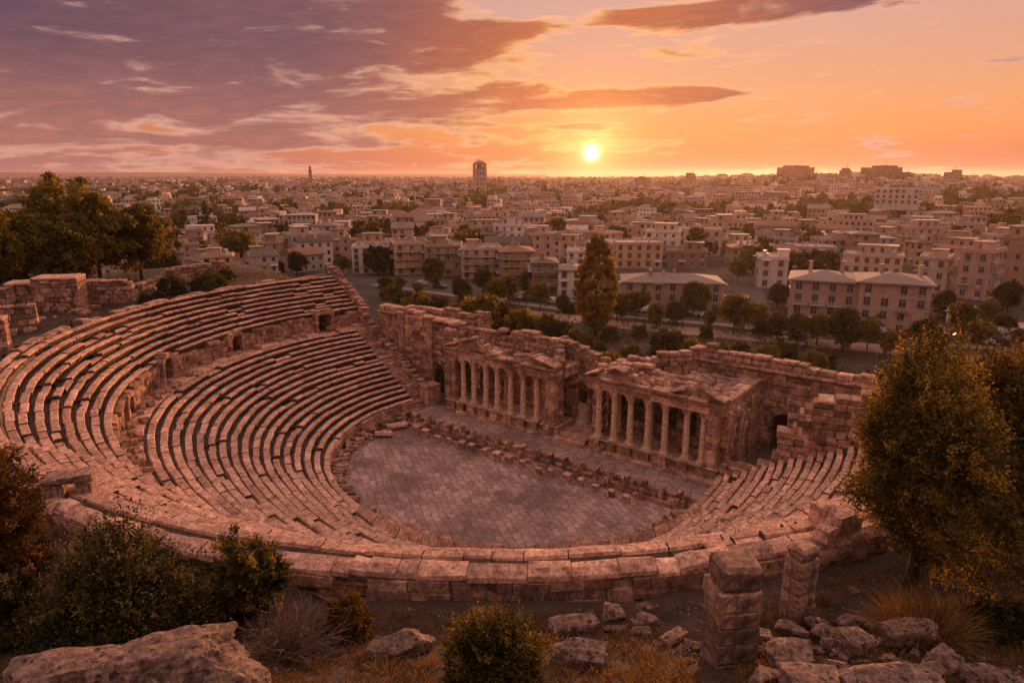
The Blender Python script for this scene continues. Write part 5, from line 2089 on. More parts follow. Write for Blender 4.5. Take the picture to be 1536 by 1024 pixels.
for k, (u, v) in enumerate(STREET):
    p = at(u, v, 0)
    tree('street_tree', G_(p.x, p.y), PK[k % 3], PKT[k % 3], k * 1.3, rnd.uniform(.42, .78), '%s smaller tree from the left in the belt along the street' % ORD[k], 'tree', 'smaller trees along the street')
BUSH = [(868, 590, 560, 0), (884, 600, 574, 1), (632, 476, 438, 0), (604, 462, 436, 1), (662, 470, 441, 1), (590, 448, 425, 0), (690, 492, 452, 0), (718, 500, 442, 0), (752, 498, 450, 2), (782, 506, 462, 0), (815, 505, 470, 0), (838, 508, 478, 1), (735, 478, 448, 1),
        (945, 545, 516, 0), (1000, 535, 490, 1), (1035, 540, 506, 0), (1150, 545, 516, 0), (1110, 535, 512, 1), (1215, 552, 522, 0), (1180, 540, 510, 1), (1085, 532, 514, 0), (915, 510, 488, 1), (960, 505, 486, 1), (880, 520, 500, 0),
        (855, 470, 452, 1), (700, 455, 434, 1), (578, 432, 414, 1), (1145, 502, 480, 1), (1240, 550, 528, 2), (1390, 528, 512, 1), (900, 530, 512, 1), (1060, 505, 488, 1), (985, 470, 455, 1), (1050, 552, 524, 2), (860, 512, 494, 0), (800, 520, 492, 2)]
WH = ['olive', 'dark', 'golden']
for k, (u, vb, vt, kd) in enumerate(BUSH):
    p = at(u, vb, 0)
    H_ = (vb - vt) * mpp(p)
    if u < 600:
        lo_ = 'past the far corner of the top seats'
    elif u < 700:
        lo_ = 'behind the gate block'
    elif u < 860:
        lo_ = 'behind the left porch, left of the poplar'
    elif u < 1000:
        lo_ = 'behind the gap between the porches, about the poplar'
    else:
        lo_ = 'behind the right porch'
    n_same = sum(1 for b_ in BUSH[:k] if b_[3] == kd and (b_[0] < 600, b_[0] < 700, b_[0] < 860, b_[0] < 1000) == (u < 600, u < 700, u < 860, u < 1000))
    tree('park_bush', G_(p.x, p.y), BS[kd], PB[0], k * 2.1, H_ / 3.6, '%s %s bush %s' % (ORD[n_same], WH[kd], lo_), 'bush', 'bushes in the park behind the stage')
tb = P(TM, NB + 1.2) + Vector((math.sin(LAZ), math.cos(LAZ), 0)) * 11  # added tree on the lamp's bearing, blocks sunlight through the arch
tree('park_tree', G_(tb.x, tb.y), PK[0], PKT[0], 2.2, .88, 'round olive tree added close behind the arch to block the sun', 'tree', 'trees in the park and street')
pop = crown_mesh('crown', M['leaf_poplar'], 18.6, 3.6, 480, 46, .42, .17, shape='poplar', base=.07, tonebase=.5, sprays=False)
p = at(893, 503, 0)
tree('poplar', p, pop, trunk_mesh(18, .32, 14, 2.6, .9), 0, 1, 'tall slim orange poplar rising alone behind the stage front', 'tree')
# rough ground cover of the park
mb = MB()
for k in range(9000):
    u, v = rnd.uniform(560, 1540), rnd.uniform(455, 585)
    p = at(u, v, 0)
    if ground(p.x, p.y) > .3 or nz(p.x, p.y, .09, 3) + rnd.uniform(-.2, .2) < .04 or p.y < 95:
        continue
    for _ in range(3):
        leaf_quad(mb, p + Vector((rnd.uniform(-.5, .5), rnd.uniform(-.5, .5), rnd.uniform(0, .3))), rdir(.6), rnd.uniform(.3, .6), min(1, max(0, rnd.gauss(.35, .2))), .6)
tag(mb.build('ground_cover', M['leaf_dark'], fix=False), kind='stuff')

# ------------------------------------------------------------------ building kit
WALLC = {'white': (.60, .50, .44), 'cream': (.46, .33, .25), 'tan': (.37, .24, .165), 'pink': (.42, .27, .21), 'grey': (.36, .295, .265), 'ochre': (.48, .31, .20), 'brown': (.27, .17, .125)}
ROOFC = {'grey': (.22, .165, .145), 'pale': (.46, .355, .31), 'red': (.24, .125, .09), 'dark': (.11, .078, .066)}


def town_wall_mat(name, c, win=True):
    """plaster with weather streaks; far houses get their small dark windows as a wall pattern"""
    m, nt, b = new_mat(name)
    tc = nt.node('ShaderNodeTexCoord').outputs['Object']
    n1 = nt.noise(tc, .25, 6, .65)
    mp = nt.node('ShaderNodeMapping')
    nt.put(mp.inputs[0], tc)
    mp.inputs['Scale'].default_value = (1.2, 1.2, .15)
    n2 = nt.noise(mp.outputs[0], 1.0, 6, .7)
    f = nt.math('ADD', nt.math('MULTIPLY', n1, .5), nt.math('MULTIPLY', n2, .5))
    col = nt.ramp(f, [(.32, vscale(c, .55)), (.48, c), (.68, vscale(c, 1.2))])
    oi = nt.node('ShaderNodeObjectInfo').outputs['Random']
    if win:
        uv = nt.node('ShaderNodeUVMap').outputs[0]
        sp = nt.node('ShaderNodeSeparateXYZ')
        nt.put(sp.inputs[0], uv)
        fu = nt.math('FRACT', nt.math('DIVIDE', sp.outputs[0], 2.3))
        fv = nt.math('FRACT', nt.math('DIVIDE', sp.outputs[1], 2.6))
        iu = nt.math('FLOOR', nt.math('DIVIDE', sp.outputs[0], 2.3))
        iv = nt.math('FLOOR', nt.math('DIVIDE', sp.outputs[1], 2.6))
        wn = nt.node('ShaderNodeTexWhiteNoise', noise_dimensions='3D')
        cb = nt.node('ShaderNodeCombineXYZ')
        nt.put(cb.inputs[0], iu)
        nt.put(cb.inputs[1], iv)
        nt.put(cb.inputs[2], nt.math('MULTIPLY', oi, 91))
        nt.put(wn.inputs[0], cb.outputs[0])
        has = nt.math('GREATER_THAN', wn.outputs[0], .16)
        wid = nt.math('ADD', .18, nt.math('MULTIPLY', wn.outputs[0], .09))
        mu = nt.math('LESS_THAN', nt.math('ABSOLUTE', nt.math('SUBTRACT', fu, .5)), wid)
        mv = nt.math('LESS_THAN', nt.math('ABSOLUTE', nt.math('SUBTRACT', fv, .52)), .25)
        w_ = nt.math('MULTIPLY', nt.math('MULTIPLY', mu, mv), has)
        slab = nt.math('GREATER_THAN', fv, .94)
        col = nt.mix(nt.math('MULTIPLY', slab, .35), col, vscale(c, 1.35))
        col = nt.mix(w_, col, (.045, .036, .036))
        nt.put(b.inputs['Roughness'], nt.math('SUBTRACT', .9, nt.math('MULTIPLY', w_, .55)))
    k = nt.node('ShaderNodeMapRange')
    nt.put(k.inputs[0], oi)
    k.inputs[3].default_value = .78
    k.inputs[4].default_value = 1.15
    col = nt.mix(1.0, col, k.outputs[0], 'MULTIPLY')
    nt.put(b.inputs['Base Color'], col)
    return m


WM = {k: town_wall_mat('plaster_' + k, c, False) for k, c in WALLC.items()}
WMW = {k: town_wall_mat('far_plaster_' + k, c, True) for k, c in WALLC.items()}
RM = {k: plain_mat('roof_' + k, c, .9, .3, .8) for k, c in ROOFC.items()}
M['glass'] = plain_mat('window_glass', (.030, .027, .030), .42, .3, .7, spec=.5)
M['frame'] = plain_mat('window_frame', (.34, .27, .23), .7, .15)
M['shutter'] = plain_mat('shutter', (.13, .085, .06), .8, .3)
M['curtain'] = plain_mat('pale_blind', (.32, .26, .22), .8, .3)
M['awn_red'] = plain_mat('awning_red', (.24, .09, .06), .9, .2)
M['awn_pale'] = plain_mat('awning_pale', (.45, .36, .30), .9, .2)
M['awn_brown'] = plain_mat('awning_brown', (.16, .10, .07), .9, .2)
M['metal'] = plain_mat('painted_metal', (.40, .37, .36), .5, .2)


def win_mesh(w, h, arched=False):
    mb = MB()
    for sx in (-1, 1):
        mb.box((sx * (w / 2 + .06), -.05, 0), (.12, .16, h + .24))
    mb.box((0, -.05, h / 2 + .08), (w, .16, .15))
    mb.box((0, -.09, -h / 2 - .09), (w + .3, .26, .14))
    mb.box((0, -.01, 0), (.07, .06, h))
    mb.box((0, -.01, h * .18), (w, .06, .06))
    return mb.mesh('window', M['frame'])


def pane_mesh(w, h):
    mb = MB()
    mb.box((0, .0, 0), (w, .04, h))
    return mb.mesh('pane', M['glass'])


WIN = {k: (win_mesh(*k), pane_mesh(*k)) for k in ((1.15, 1.5), (1.5, 1.5), (1.1, 2.1))}
mb = MB(); mb.box((0, 0, 0), (1.1, .12, 1.45)); SIMPLE = [mb.mesh('window', M['glass'])] * 3 + [mb.mesh('window', M['shutter']), mb.mesh('window', M['curtain'])]
mb = MB(); mb.box((0, -.5, 0), (2.2, 1.1, .08), rx=.35); AWN = [mb.mesh('awning', M[q]) for q in ('awn_red', 'awn_pale', 'awn_brown')]
mb = MB(); mb.box((0, -.25, 0), (.8, .4, .55)); ACU = mb.mesh('air_unit', M['metal'])
mb = MB()
mb.box((0, -.55, 0), (2.6, 1.1, .16))
for i in range(9):
    mb.box((-1.24 + .31 * i, -1.05, .5), (.06, .05, .9))
mb.box((0, -1.05, .98), (2.6, .08, .07))
for sx in (-1, 1):
    mb.box((sx * 1.26, -.55, .98), (.06, 1.0, .07))
    mb.box((sx * 1.26, -.55, .5), (.05, 1.0, .06))
BALC = mb.mesh('balcony', M['metal'])


def facing(x, y):
    return math.atan2(-x, y)


def wall_mesh(w, d, h, mat, uvs=True, fp=None):
    """four walls (u, v in metres) and a floor line"""
    pts = fp or [(-w / 2, -d / 2), (w / 2, -d / 2), (w / 2, d / 2), (-w / 2, d / 2)]
    n = len(pts)
    me = bpy.data.meshes.new('wall')
    vs = [(x, y, -3.0) for x, y in pts] + [(x, y, h) for x, y in pts]
    fs = [(i, (i + 1) % n, n + (i + 1) % n, n + i) for i in range(n)] + [tuple(range(n, 2 * n))]
    me.from_pydata(vs, [], fs)
    me.materials.append(mat)
    uv = me.uv_layers.new(name='UVMap')
    for i in range(n):
        a, b_ = pts[i], pts[(i + 1) % n]
        L_ = math.hypot(a[0] - b_[0], a[1] - b_[1])
        nn = max(1, round(L_ / 2.3)) * 2.3
        for j, (uu, vv) in enumerate(((0, -3), (nn, -3), (nn, h), (0, h))):
            uv.data[i * 4 + j].uv = (uu, vv)
    for j in range(n):
        uv.data[n * 4 + j].uv = (0, -.03)
    return me


def add_roof(o, w, d, h, kind, rmat, wmat, z0=0.0, cx=0.0, cy=0.0, over=.5):
    mb = MB()
    if kind == 'hip':
        rh = min(w, d) * .12
        a, b_ = w / 2 + over, d / 2 + over
        r_ = max(0.3, a - b_)
        vs = [(cx - a, cy - b_, h + .1), (cx + a, cy - b_, h + .1), (cx + a, cy + b_, h + .1), (cx - a, cy + b_, h + .1), (cx - r_, cy, h + rh), (cx + r_, cy, h + rh)]
        lo_ = [(x, y, z - .22) for x, y, z in vs[:4]]
        mb.add(vs + lo_, [(0, 1, 5, 4), (1, 2, 5), (2, 3, 4, 5), (3, 0, 4), (6, 7, 1, 0), (7, 8, 2, 1), (8, 9, 3, 2), (9, 6, 0, 3), (9, 8, 7, 6)])
        mb.build('roof', RM[rmat], o)
    elif kind == 'gable':
        rh = d * .24
        a, b_ = w / 2 + over * .6, d / 2 + over
        mb.prism([(cy - b_, h), (cy + b_, h), (cy + b_, h + .15), (cy, h + rh + .15), (cy - b_, h + .15)], cx - a, cx + a, axis=0)
        mb.build('roof', RM[rmat], o)
    else:
        mb.box((cx, cy, h + .07), (w - .5, d - .5, .14))
        mb.build('roof', RM[rmat], o)
        mb = MB()
        ph_ = .55
        for sx in (-1, 1):
            mb.box((cx + sx * (w / 2 - .1), cy, h + ph_ / 2), (.24, d - .44, ph_))
            mb.box((cx, cy + sx * (d / 2 - .1), h + ph_ / 2), (w + .06, .26, ph_ + .02))
        mb.build('parapet', wmat, o)


def clutter(o, w, d, h, n, wmat, hip=False):
    """things built on to a flat roof: stair hut, tank, chimney, air units"""
    for k in range(n):
        x, y = rnd.uniform(-w * .36, w * .36), rnd.uniform(-d * .3, d * .3)
        q = rnd.random()
        mb = MB()
        if q < .3 and not hip:
            a, b_, c_ = rnd.uniform(2.2, 3.6), rnd.uniform(2.2, 3), rnd.uniform(1.9, 2.5)
            mb.box((x, y, h + c_ / 2), (a, b_, c_))
            mb.box((x, y, h + c_ + .08), (a + .4, b_ + .4, .16))
            mb.build('stair_hut', wmat, o)
        elif q < .55 and not hip:
            mb.lathe((x, y, h + .5), [(.55, 0), (.6, .1), (.6, 1.1), (.5, 1.25)], 10)
            for sx in (-.4, .4):
                mb.box((x + sx, y, h + .25), (.1, .8, .5))
            mb.build('water_tank', M['metal'], o)
        elif q < .8:
            mb.box((x, y, h + 1.1), (.55, .55, 2.2 if hip else 1.5))
            mb.box((x, y, h + (2.2 if hip else 1.9)), (.7, .7, .14))
            mb.build('chimney', wmat, o)
        else:
            mb.box((x, y, h + (1.0 if hip else .5)), (.9, .7, .8 if not hip else 1.4))
            mb.build('air_unit', M['metal'], o)


def facade_windows(o, w, d, h, floors, detail, sides=('f', 'l', 'r'), cx=0.0, cy=0.0, pitch=2.7, wk=(1.15, 1.5), skip=.06, balc=.0, wmat=None):
    fh = h / floors
    for sd in sides:
        L_ = w if sd == 'f' else d
        n = max(1, int(L_ / pitch))
        for f in range(floors):
            for i in range(n):
                if rnd.random() < skip:
                    continue
                a = -L_ / 2 + L_ * (i + .5) / n
                z = fh * (f + .53)
                loc, rz = ((cx + a, cy - d / 2, z), 0) if sd == 'f' else ((cx - w / 2, cy - a, z), -PI / 2) if sd == 'l' else ((cx + w / 2, cy + a, z), PI / 2)
                if rnd.random() < (.10 if f else .22):
                    link('awning', rnd.choice(AWN), o, (loc[0], loc[1], z + .95), (0, 0, rz))
                if rnd.random() < .10:
                    link('air_unit', ACU, o, (loc[0], loc[1], z - 1.15), (0, 0, rz))
                if detail >= 2:
                    q = link('window', WIN[wk][0], o, loc, (0, 0, rz))
                    link('pane', WIN[wk][1], q)
                    if balc and f > 0 and rnd.random() < balc:
                        link('balcony', BALC, o, (loc[0], loc[1], z - .85), (0, 0, rz))
                else:
                    link('window', rnd.choice(SIMPLE), o, loc, (0, 0, rz), (rnd.choice((.7, .8, .9, 1.2)), 1, rnd.choice((.75, .85, .95))))
                    if balc and f > 0 and sd == 'f' and rnd.random() < balc:
                        link('balcony', BALC, o, (loc[0], loc[1], z - .85), (0, 0, rz))


def bands(o, w, d, h, floors, wmat, cx=0.0, cy=0.0, cornice=True):
    mb = MB()
    fh = h / floors
    for f in range(1, floors):
        mb.box((cx, cy, fh * f), (w + .16, d + .16, .16))
    if cornice:
        mb.box((cx, cy, h - .1), (w + .5, d + .5, .24))
        mb.box((cx, cy, h - .32), (w + .24, d + .24, .2))
    mb.build('cornice', wmat, o)


def house(p, w, d, h, floors, yaw, wc, rc, roof, detail, label, cat='house', group=None, name='town_house', ncl=1, balc=0.0, wk=(1.15, 1.5), pitch=2.7, sides=('f', 'l', 'r')):
    o = empty(name, p, facing(p[0], p[1]) + yaw, label, cat, group)
    wm = (WM if detail else WMW)[wc]
    link('wall', wall_mesh(w, d, h, wm), o)
    if detail:
        bands(o, w, d, h, floors, wm, cornice=roof != 'hip')
        facade_windows(o, w, d, h, floors, detail, sides=sides, balc=balc, wk=wk, pitch=pitch)
        if balc >= .35:
            fh = h / floors
            for f in range(1, floors):
                mb = MB()
                mb.box((0, -d / 2 - .65, fh * f + .02), (w + .1, 1.3, .16))
                mb.box((0, -d / 2 - 1.25, fh * f + .95), (w + .1, .08, .09))
                n = max(2, int(w / 2.6))
                for i in range(n + 1):
                    mb.box((-w / 2 + w * i / n, -d / 2 - 1.2, fh * f + fh / 2), (.22, .22, fh - .18))
                for i in range(int(w / .45)):
                    mb.box((-w / 2 + .2 + .45 * i, -d / 2 - 1.25, fh * f + .52), (.06, .05, .82))
                mb.build('gallery', wm, o)
    add_roof(o, w, d, h, roof, rc, wm)
    if roof == 'flat' and w > 8 and rnd.random() < .62:          # a smaller storey set back on the roof
        uw, ud = w * rnd.uniform(.4, .7), d * rnd.uniform(.5, .75)
        ux, uy = rnd.uniform(-1, 1) * (w - uw) * .38, (d - ud) * rnd.uniform(-.1, .4)
        me = wall_mesh(uw, ud, 2.6, wm)
        link('upper_storey', me, o, (ux, uy, h + .05))
        mb = MB()
        mb.box((ux, uy, h + 2.75), (uw + .7, ud + .7, .18))
        mb.build('upper_roof', RM[rc], o)
        if detail:
            for i in range(max(1, int(uw / 2.4))):
                link('window', rnd.choice(SIMPLE), o, (ux - uw / 2 + uw * (i + .5) / max(1, int(uw / 2.4)), uy - ud / 2, h + 1.4), (0, 0, 0), (.85, 1, .85))
    if ncl:
        clutter(o, w, d, h, ncl, wm, roof != 'flat')
    if detail and rnd.random() < .7:
        mb = MB()
        x, y = rnd.uniform(-w * .3, w * .3), rnd.uniform(-d * .2, d * .3)
        mb.box((x, y, h + 1.7), (.05, .05, 3.4))
        for q in range(4):
            mb.box((x, y, h + 2.4 + q * .25), (.9 - q * .12, .03, .03))
        mb.build('aerial', M['metal'], o)
    return o


taken = []                                # footprints already used: x, y, radius


def footprint(p, w, d):
    taken.append((p[0], p[1], math.hypot(w, d) / 2))


def placed(u0, u1, vb, vt, deep, floors, wc, rc, roof, label, yaw=0.0, detail=2, cat='block', name='apartment_block', ncl=3, balc=0.0, group=None, wk=(1.15, 1.5), pitch=2.7, shrink=1.0):
    um = (u0 + u1) / 2
    if 590 < um < 800:
        u0, u1 = u0 - 3, u1 + 2
    f = at(um, vb, 0)
    z = ground(f.x, f.y)
    f = at(um, vb, z)
    w = (u1 - u0) * mpp(f) * shrink * f.y / math.hypot(f.x, f.y)
    h = (vb - vt) * mpp(f)
    dirv = Vector((f.x, f.y, 0)).normalized()
    c = f + dirv * deep / 2
    footprint(c, w, deep)
    return house((c.x, c.y, z), w, deep, h, floors, yaw, wc, rc, roof, detail, label, cat, group, name, ncl, balc, wk, pitch)


# the pale block of two wings
f = at(1278, 498, 0)
w1, w2 = 108 * mpp(f) * .87, 106 * mpp(f) * .87
hh1 = 76 * mpp(f)
dirv = Vector((f.x, f.y, 0)).normalized()
c = f + dirv * 6.5
footprint(c, w1 + w2 + 4, 14)
o = empty('apartment_block', (c.x, c.y, 0), facing(c.x, c.y) + .06, 'large pale pink four storey block of two wings with grey hipped roof, right of centre', 'block')
wm = WM['pink']
for cx, w, cy, hh in ((-w1 / 2 - .02, w1, 1.0, hh1 * .96), (w2 / 2, w2, 0, hh1)):
    me = wall_mesh(w, 13, hh, wm)
    link('wall', me, o, (cx, cy, 0))
    bands(o, w, 13, hh, 4, wm, cx, cy)
    facade_windows(o, w, 13, hh, 4, 2, sides=('f', 'r') if cx > 0 else ('f', 'l'), cx=cx, cy=cy, pitch=2.75, skip=.04)
    add_roof(o, w, 13, hh, 'hip', 'grey', wm, cx=cx, cy=cy, over=.7)
for x, y in ((-9, 1), (-3, 2.5), (4, .5), (11, 2)):
    mb = MB()
    mb.box((x, y, hh1 + 1.4), (.7, .7, 2.6))
    mb.box((x, y, hh1 + 2.75), (.9, .9, .16))
    mb.build('chimney', wm, o)
for x in (-10.5, -7.2, -4.0):
    link('balcony', BALC, o, (x, 1.0 - 6.5, hh1 * .48), (0, 0, 0))
# named blocks
placed(928, 1078, 468, 424, 12, 3, 'tan', 'grey', 'hip', 'long low tan block with worn grey roof, directly right of the poplar', .10, ncl=5, pitch=2.9)
placed(835, 872, 447, 405, 11, 3, 'white', 'grey', 'hip', 'narrow white three storey house directly left of the poplar', .05, ncl=2)
placed(797, 834, 445, 395, 12, 3, 'brown', 'dark', 'hip', 'dark brown house with long balconies, left of the narrow white house', .05, balc=.8, ncl=2)
placed(533, 588, 410, 371, 12, 4, 'white', 'dark', 'flat', 'white four storey block with dark roof, above the far end of the seats', -.15, ncl=2)
placed(592, 640, 412, 366, 13, 4, 'ochre', 'dark', 'flat', 'ochre block with stacked balconies, right of the white four storey block', .1, balc=.5)
placed(642, 692, 414, 370, 13, 4, 'tan', 'grey', 'flat', 'tan arcaded block in the row left of the columned brown house', -.05, balc=.3)
placed(694, 748, 418, 374, 13, 4, 'cream', 'grey', 'flat', 'cream balconied block in the middle of the long row left of the poplar', .05, balc=.5)
placed(750, 796, 422, 378, 13, 4, 'tan', 'red', 'hip', 'tan block with red hipped roof at the right end of the long row', .1, balc=.4)
placed(432, 483, 393, 353, 13, 3, 'cream', 'pale', 'flat', 'cream three storey block just above the top seats, right one of a pair', .25)
placed(385, 430, 393, 359, 13, 3, 'pink', 'grey', 'hip', 'pink three storey block with hipped roof, left one of the pair above the top seats', .15)
placed(262, 330, 372, 350, 12, 2, 'white', 'pale', 'flat', 'white low building with flat roofs right of the left tree group', .1)
placed(1375, 1420, 440, 388, 11, 3, 'cream', 'pale', 'flat', 'cream house just behind the right wing of the two wing block', -.1)
placed(1440, 1488, 450, 378, 12, 4, 'pink', 'pale', 'flat', 'pinkish house with flat roof between the two wing block and the right edge', -.25, balc=.2)
placed(1496, 1560, 432, 358, 13, 4, 'tan', 'grey', 'flat', 'tall tan block cut by the right edge of the photo', -.2, balc=.3)
placed(1132, 1176, 432, 388, 11, 3, 'white', 'pale', 'flat', 'whitish three storey house standing left behind the two wing block', .1)
placed(1262, 1352, 412, 384, 12, 2, 'cream', 'pale', 'flat', 'long cream building just behind the roof of the two wing block', -.05)
placed(920, 990, 402, 366, 12, 3, 'ochre', 'pale', 'flat', 'bright ochre rounded looking block right behind the poplar top', .1)
placed(1012, 1078, 384, 345, 12, 3, 'cream', 'grey', 'flat', 'cream block with dark openings, second row behind the long low tan block', .05)
placed(1000, 1060, 402, 378, 11, 2, 'brown', 'grey', 'flat', 'low brown house right of the bright ochre block', 0)
placed(1090, 1130, 400, 372, 11, 2, 'tan', 'red', 'hip', 'small tan house with red roof behind the bright yellow green tree', .2)
placed(1180, 1250, 398, 372, 12, 2, 'grey', 'pale', 'flat', 'grey low house behind the left wing of the two wing block', .1)
placed(1310, 1376, 307, 284, 14, 3, 'white', 'pale', 'flat', 'large white gridded building on the right hillside', .02, ncl=1)
placed(1356, 1420, 366, 336, 12, 2, 'cream', 'pale', 'flat', 'cream building halfway up the right hillside', -.1)
placed(1226, 1304, 350, 330, 12, 2, 'cream', 'pale', 'flat', 'long pale building on the lower right hillside', .05)
placed(1090, 1092 + 34, 350, 326, 12, 2, 'white', 'pale', 'flat', 'small white building below the right hillside', .05)
placed(1400, 1468, 400, 372, 12, 3, 'ochre', 'grey', 'flat', 'ochre house with awnings behind the pinkish house', -.05)
placed(850, 905, 396, 378, 11, 2, 'white', 'pale', 'flat', 'pale low house hidden partly by the left side of the poplar', 0)
placed(700, 760, 362, 340, 12, 2, 'pink', 'grey', 'flat', 'pink house in the second row below the clock tower', 0)
placed(486, 530, 372, 344, 12, 3, 'tan', 'pale', 'flat', 'tan house behind the white four storey block', -.1)
placed(620, 690, 352, 330, 12, 3, 'cream', 'pale', 'flat', 'cream long house two rows behind the ochre balconied block', .1)

placed(1478, 1560, 520, 497, 7, 1, 'white', 'pale', 'flat', 'low pale flat roofed shed at the right edge beyond the golden trees', -.1, detail=1, cat='shed', name='street_shed', ncl=1)
placed(1420, 1470, 486, 468, 6, 1, 'white', 'pale', 'flat', 'small pale shed right of the two wing block by the street', -.1, detail=1, cat='shed', name='street_shed', ncl=0)
placed(1085, 1122, 470, 452, 6, 1, 'cream', 'grey', 'flat', 'small flat roofed kiosk between the long tan block and the two wing block', .1, detail=1, cat='shed', name='street_shed', ncl=1)

# ------------------------------------------------------------------ towers and skyline blocks
def on_dist(u, d):
    r_ = ray(u, 300)
    k = d / r_.y
    x, y = r_.x * k, d
    return Vector((x, y, ground(x, y)))


def top_z(v, u, d):
    r_ = ray(u, v)
    return (CAM + r_ * (d / r_.y)).z


p = on_dist(720, 850)
zt = top_z(240, 720, 850) - p.z
o = empty('clock_tower', p, facing(p.x, p.y) + .12, 'tall square stone tower with arched belfry and domed cap left of the sun', 'tower')
w = 15.0
hb_ = zt * .78
mb = MB()
mb.box((0, 0, hb_ / 2 - 5), (w, w, hb_ + 10), taper=.93)
for sx in (-1, 1):
    for sy in (-1, 1):
        mb.box((sx * w * .46, sy * w * .46, hb_ / 2), (1.6, 1.6, hb_))
for z in (.3, .6, .97):
    mb.box((0, 0, hb_ * z), (w + .8, w + .8, .9))
mb.build('shaft', WM['cream'], o)
for i in range(3):
    for k in range(6):
        mb = MB()
        mb.box((-3.4 + 3.4 * i, -w * .48, 6 + k * 6.2), (1.3, .5, 2.8))
        mb.build('window', M['glass'], o)
mb = MB()
for sx in (-1, 0, 1):
    for sy in (-1, 0, 1):
        if sx or sy:
            mb.box((sx * w * .42, sy * w * .42, hb_ + 2.6), (1.9, 1.9, 5.6))
mb.box((0, 0, hb_ + 5.7), (w + .6, w + .6, 1.0))
mb.box((0, 0, hb_ + 2.8), (w * .45, w * .45, 5.4))
mb.build('belfry', WM['cream'], o)
mb = MB()
q = zt - hb_ - 6.2
mb.lathe((0, 0, hb_ + 6.1), [(w * .46, 0), (w * .46, q * .18), (w * .42, q * .4), (w * .32, q * .62), (w * .17, q * .82), (.7, q * .95), (.2, q * 1.3)], 12)
mb.build('dome', WM['tan'], o)
footprint(p, 22, 22)
p = on_dist(468, 1500)
zt = top_z(248, 468, 1500) - p.z
o = empty('minaret', p, 0, 'slender dark minaret with balcony and pointed cap on the left skyline', 'tower')
mb = MB()
mb.lathe((0, 0, -5), [(4.6, 0), (4.4, 12), (3.7, 13), (3.3, 5 + zt * .72), (4.6, 5 + zt * .74), (4.6, 5 + zt * .78), (2.5, 5 + zt * .79), (2.4, 5 + zt * .88)], 12)
mb.build('shaft', WM['brown'], o)
mb = MB()
mb.lathe((0, 0, zt * .88), [(2.9, 0), (2.2, zt * .04), (.25, zt * .12), (.2, zt * .17)], 12)
mb.build('cap', RM['dark'], o)
for u, d, vt, w, lb_ in ((741, 1150, 267, 11, 'left one of two round headed towers right of the clock tower'), (751, 1165, 268, 12, 'right one of two round headed towers right of the clock tower')):
    p = on_dist(u, d)
    zt = top_z(vt, u, d) - p.z
    o = empty('round_tower', p, 0, lb_, 'tower')
    mb = MB()
    mb.lathe((0, 0, -4), [(w / 2, 0), (w / 2, zt * .8 + 4)], 14)
    mb.build('shaft', WM['tan'], o)
    mb = MB()
    mb.lathe((0, 0, zt * .8), [(w * .53, 0), (w * .52, zt * .04), (w * .42, zt * .12), (w * .22, zt * .18), (.3, zt * .2)], 14)
    mb.build('dome', WM['brown'], o)
for u0, u1, vt, d, deep, fl, wc, lb_ in ((1163, 1215, 252, 900, 18, 9, 'tan', 'broad high apartment block alone on the right skyline'), (1255, 1272, 256, 930, 14, 7, 'brown', 'small square tower block right of the broad skyline block'),
                                        (1289, 1344, 252, 880, 18, 9, 'brown', 'widest apartment block on the right skyline, with a raised roof house'), (1412, 1435, 259, 840, 16, 8, 'tan', 'narrow tower block at the right of the skyline blocks'),
                                        (1026, 1042, 263, 1000, 15, 8, 'tan', 'narrow tower block on the skyline right of the sun'), (951, 974, 268, 1050, 18, 6, 'tan', 'low broad block on the skyline just right of the sun'),
                                        (1346, 1362, 262, 900, 14, 6, 'brown', 'lower block joined at the right of the widest skyline block')):
    um = (u0 + u1) / 2
    p = on_dist(um, d)
    w = (u1 - u0) * mpp(p)
    h = top_z(vt, um, d) - p.z
    o = house((p.x, p.y, p.z), w, deep, h, fl, 0, wc, 'dark', 'flat', 0, lb_, 'block', None, 'tower_block', 0)
    mb = MB()
    for k in range(3):
        x = rnd.uniform(-w * .3, w * .3)
        mb.box((x, 0, h + 1.8), (rnd.uniform(4, 9), 6, 3.2))
    mb.box((w * .1, 0, h + 5), (.4, .4, 9))
    mb.build('roof_house', WM[wc], o)
    footprint(p, w, deep)

# ------------------------------------------------------------------ the rest of the town, row behind row
SECT = [(-200, 'at the left edge'), (90, 'behind the left tree group'), (255, 'right of the left tree group'), (345, 'behind the lone round tree'), (420, 'left of the slender minaret'), (475, 'right of the slender minaret'), (540, 'behind the white block'),
        (600, 'behind the ochre block'), (660, 'left of the clock tower'), (722, 'right of the clock tower'), (780, 'between clock tower and sun'), (840, 'under the sun'), (900, 'right of the poplar top'), (960, 'behind the long tan block'),
        (1030, 'below the tower block by the sun'), (1090, 'behind the yellow green tree'), (1150, 'below the broad skyline block'), (1220, 'behind the two wing block'), (1290, 'below the widest skyline block'), (1350, 'below the narrow right tower block'), (1430, 'behind the pinkish house'), (1500, 'at the right edge')]


def sector(u):
    s_ = SECT[0][1]
    for a, n in SECT:
        if u >= a:
            s_ = n
    return s_


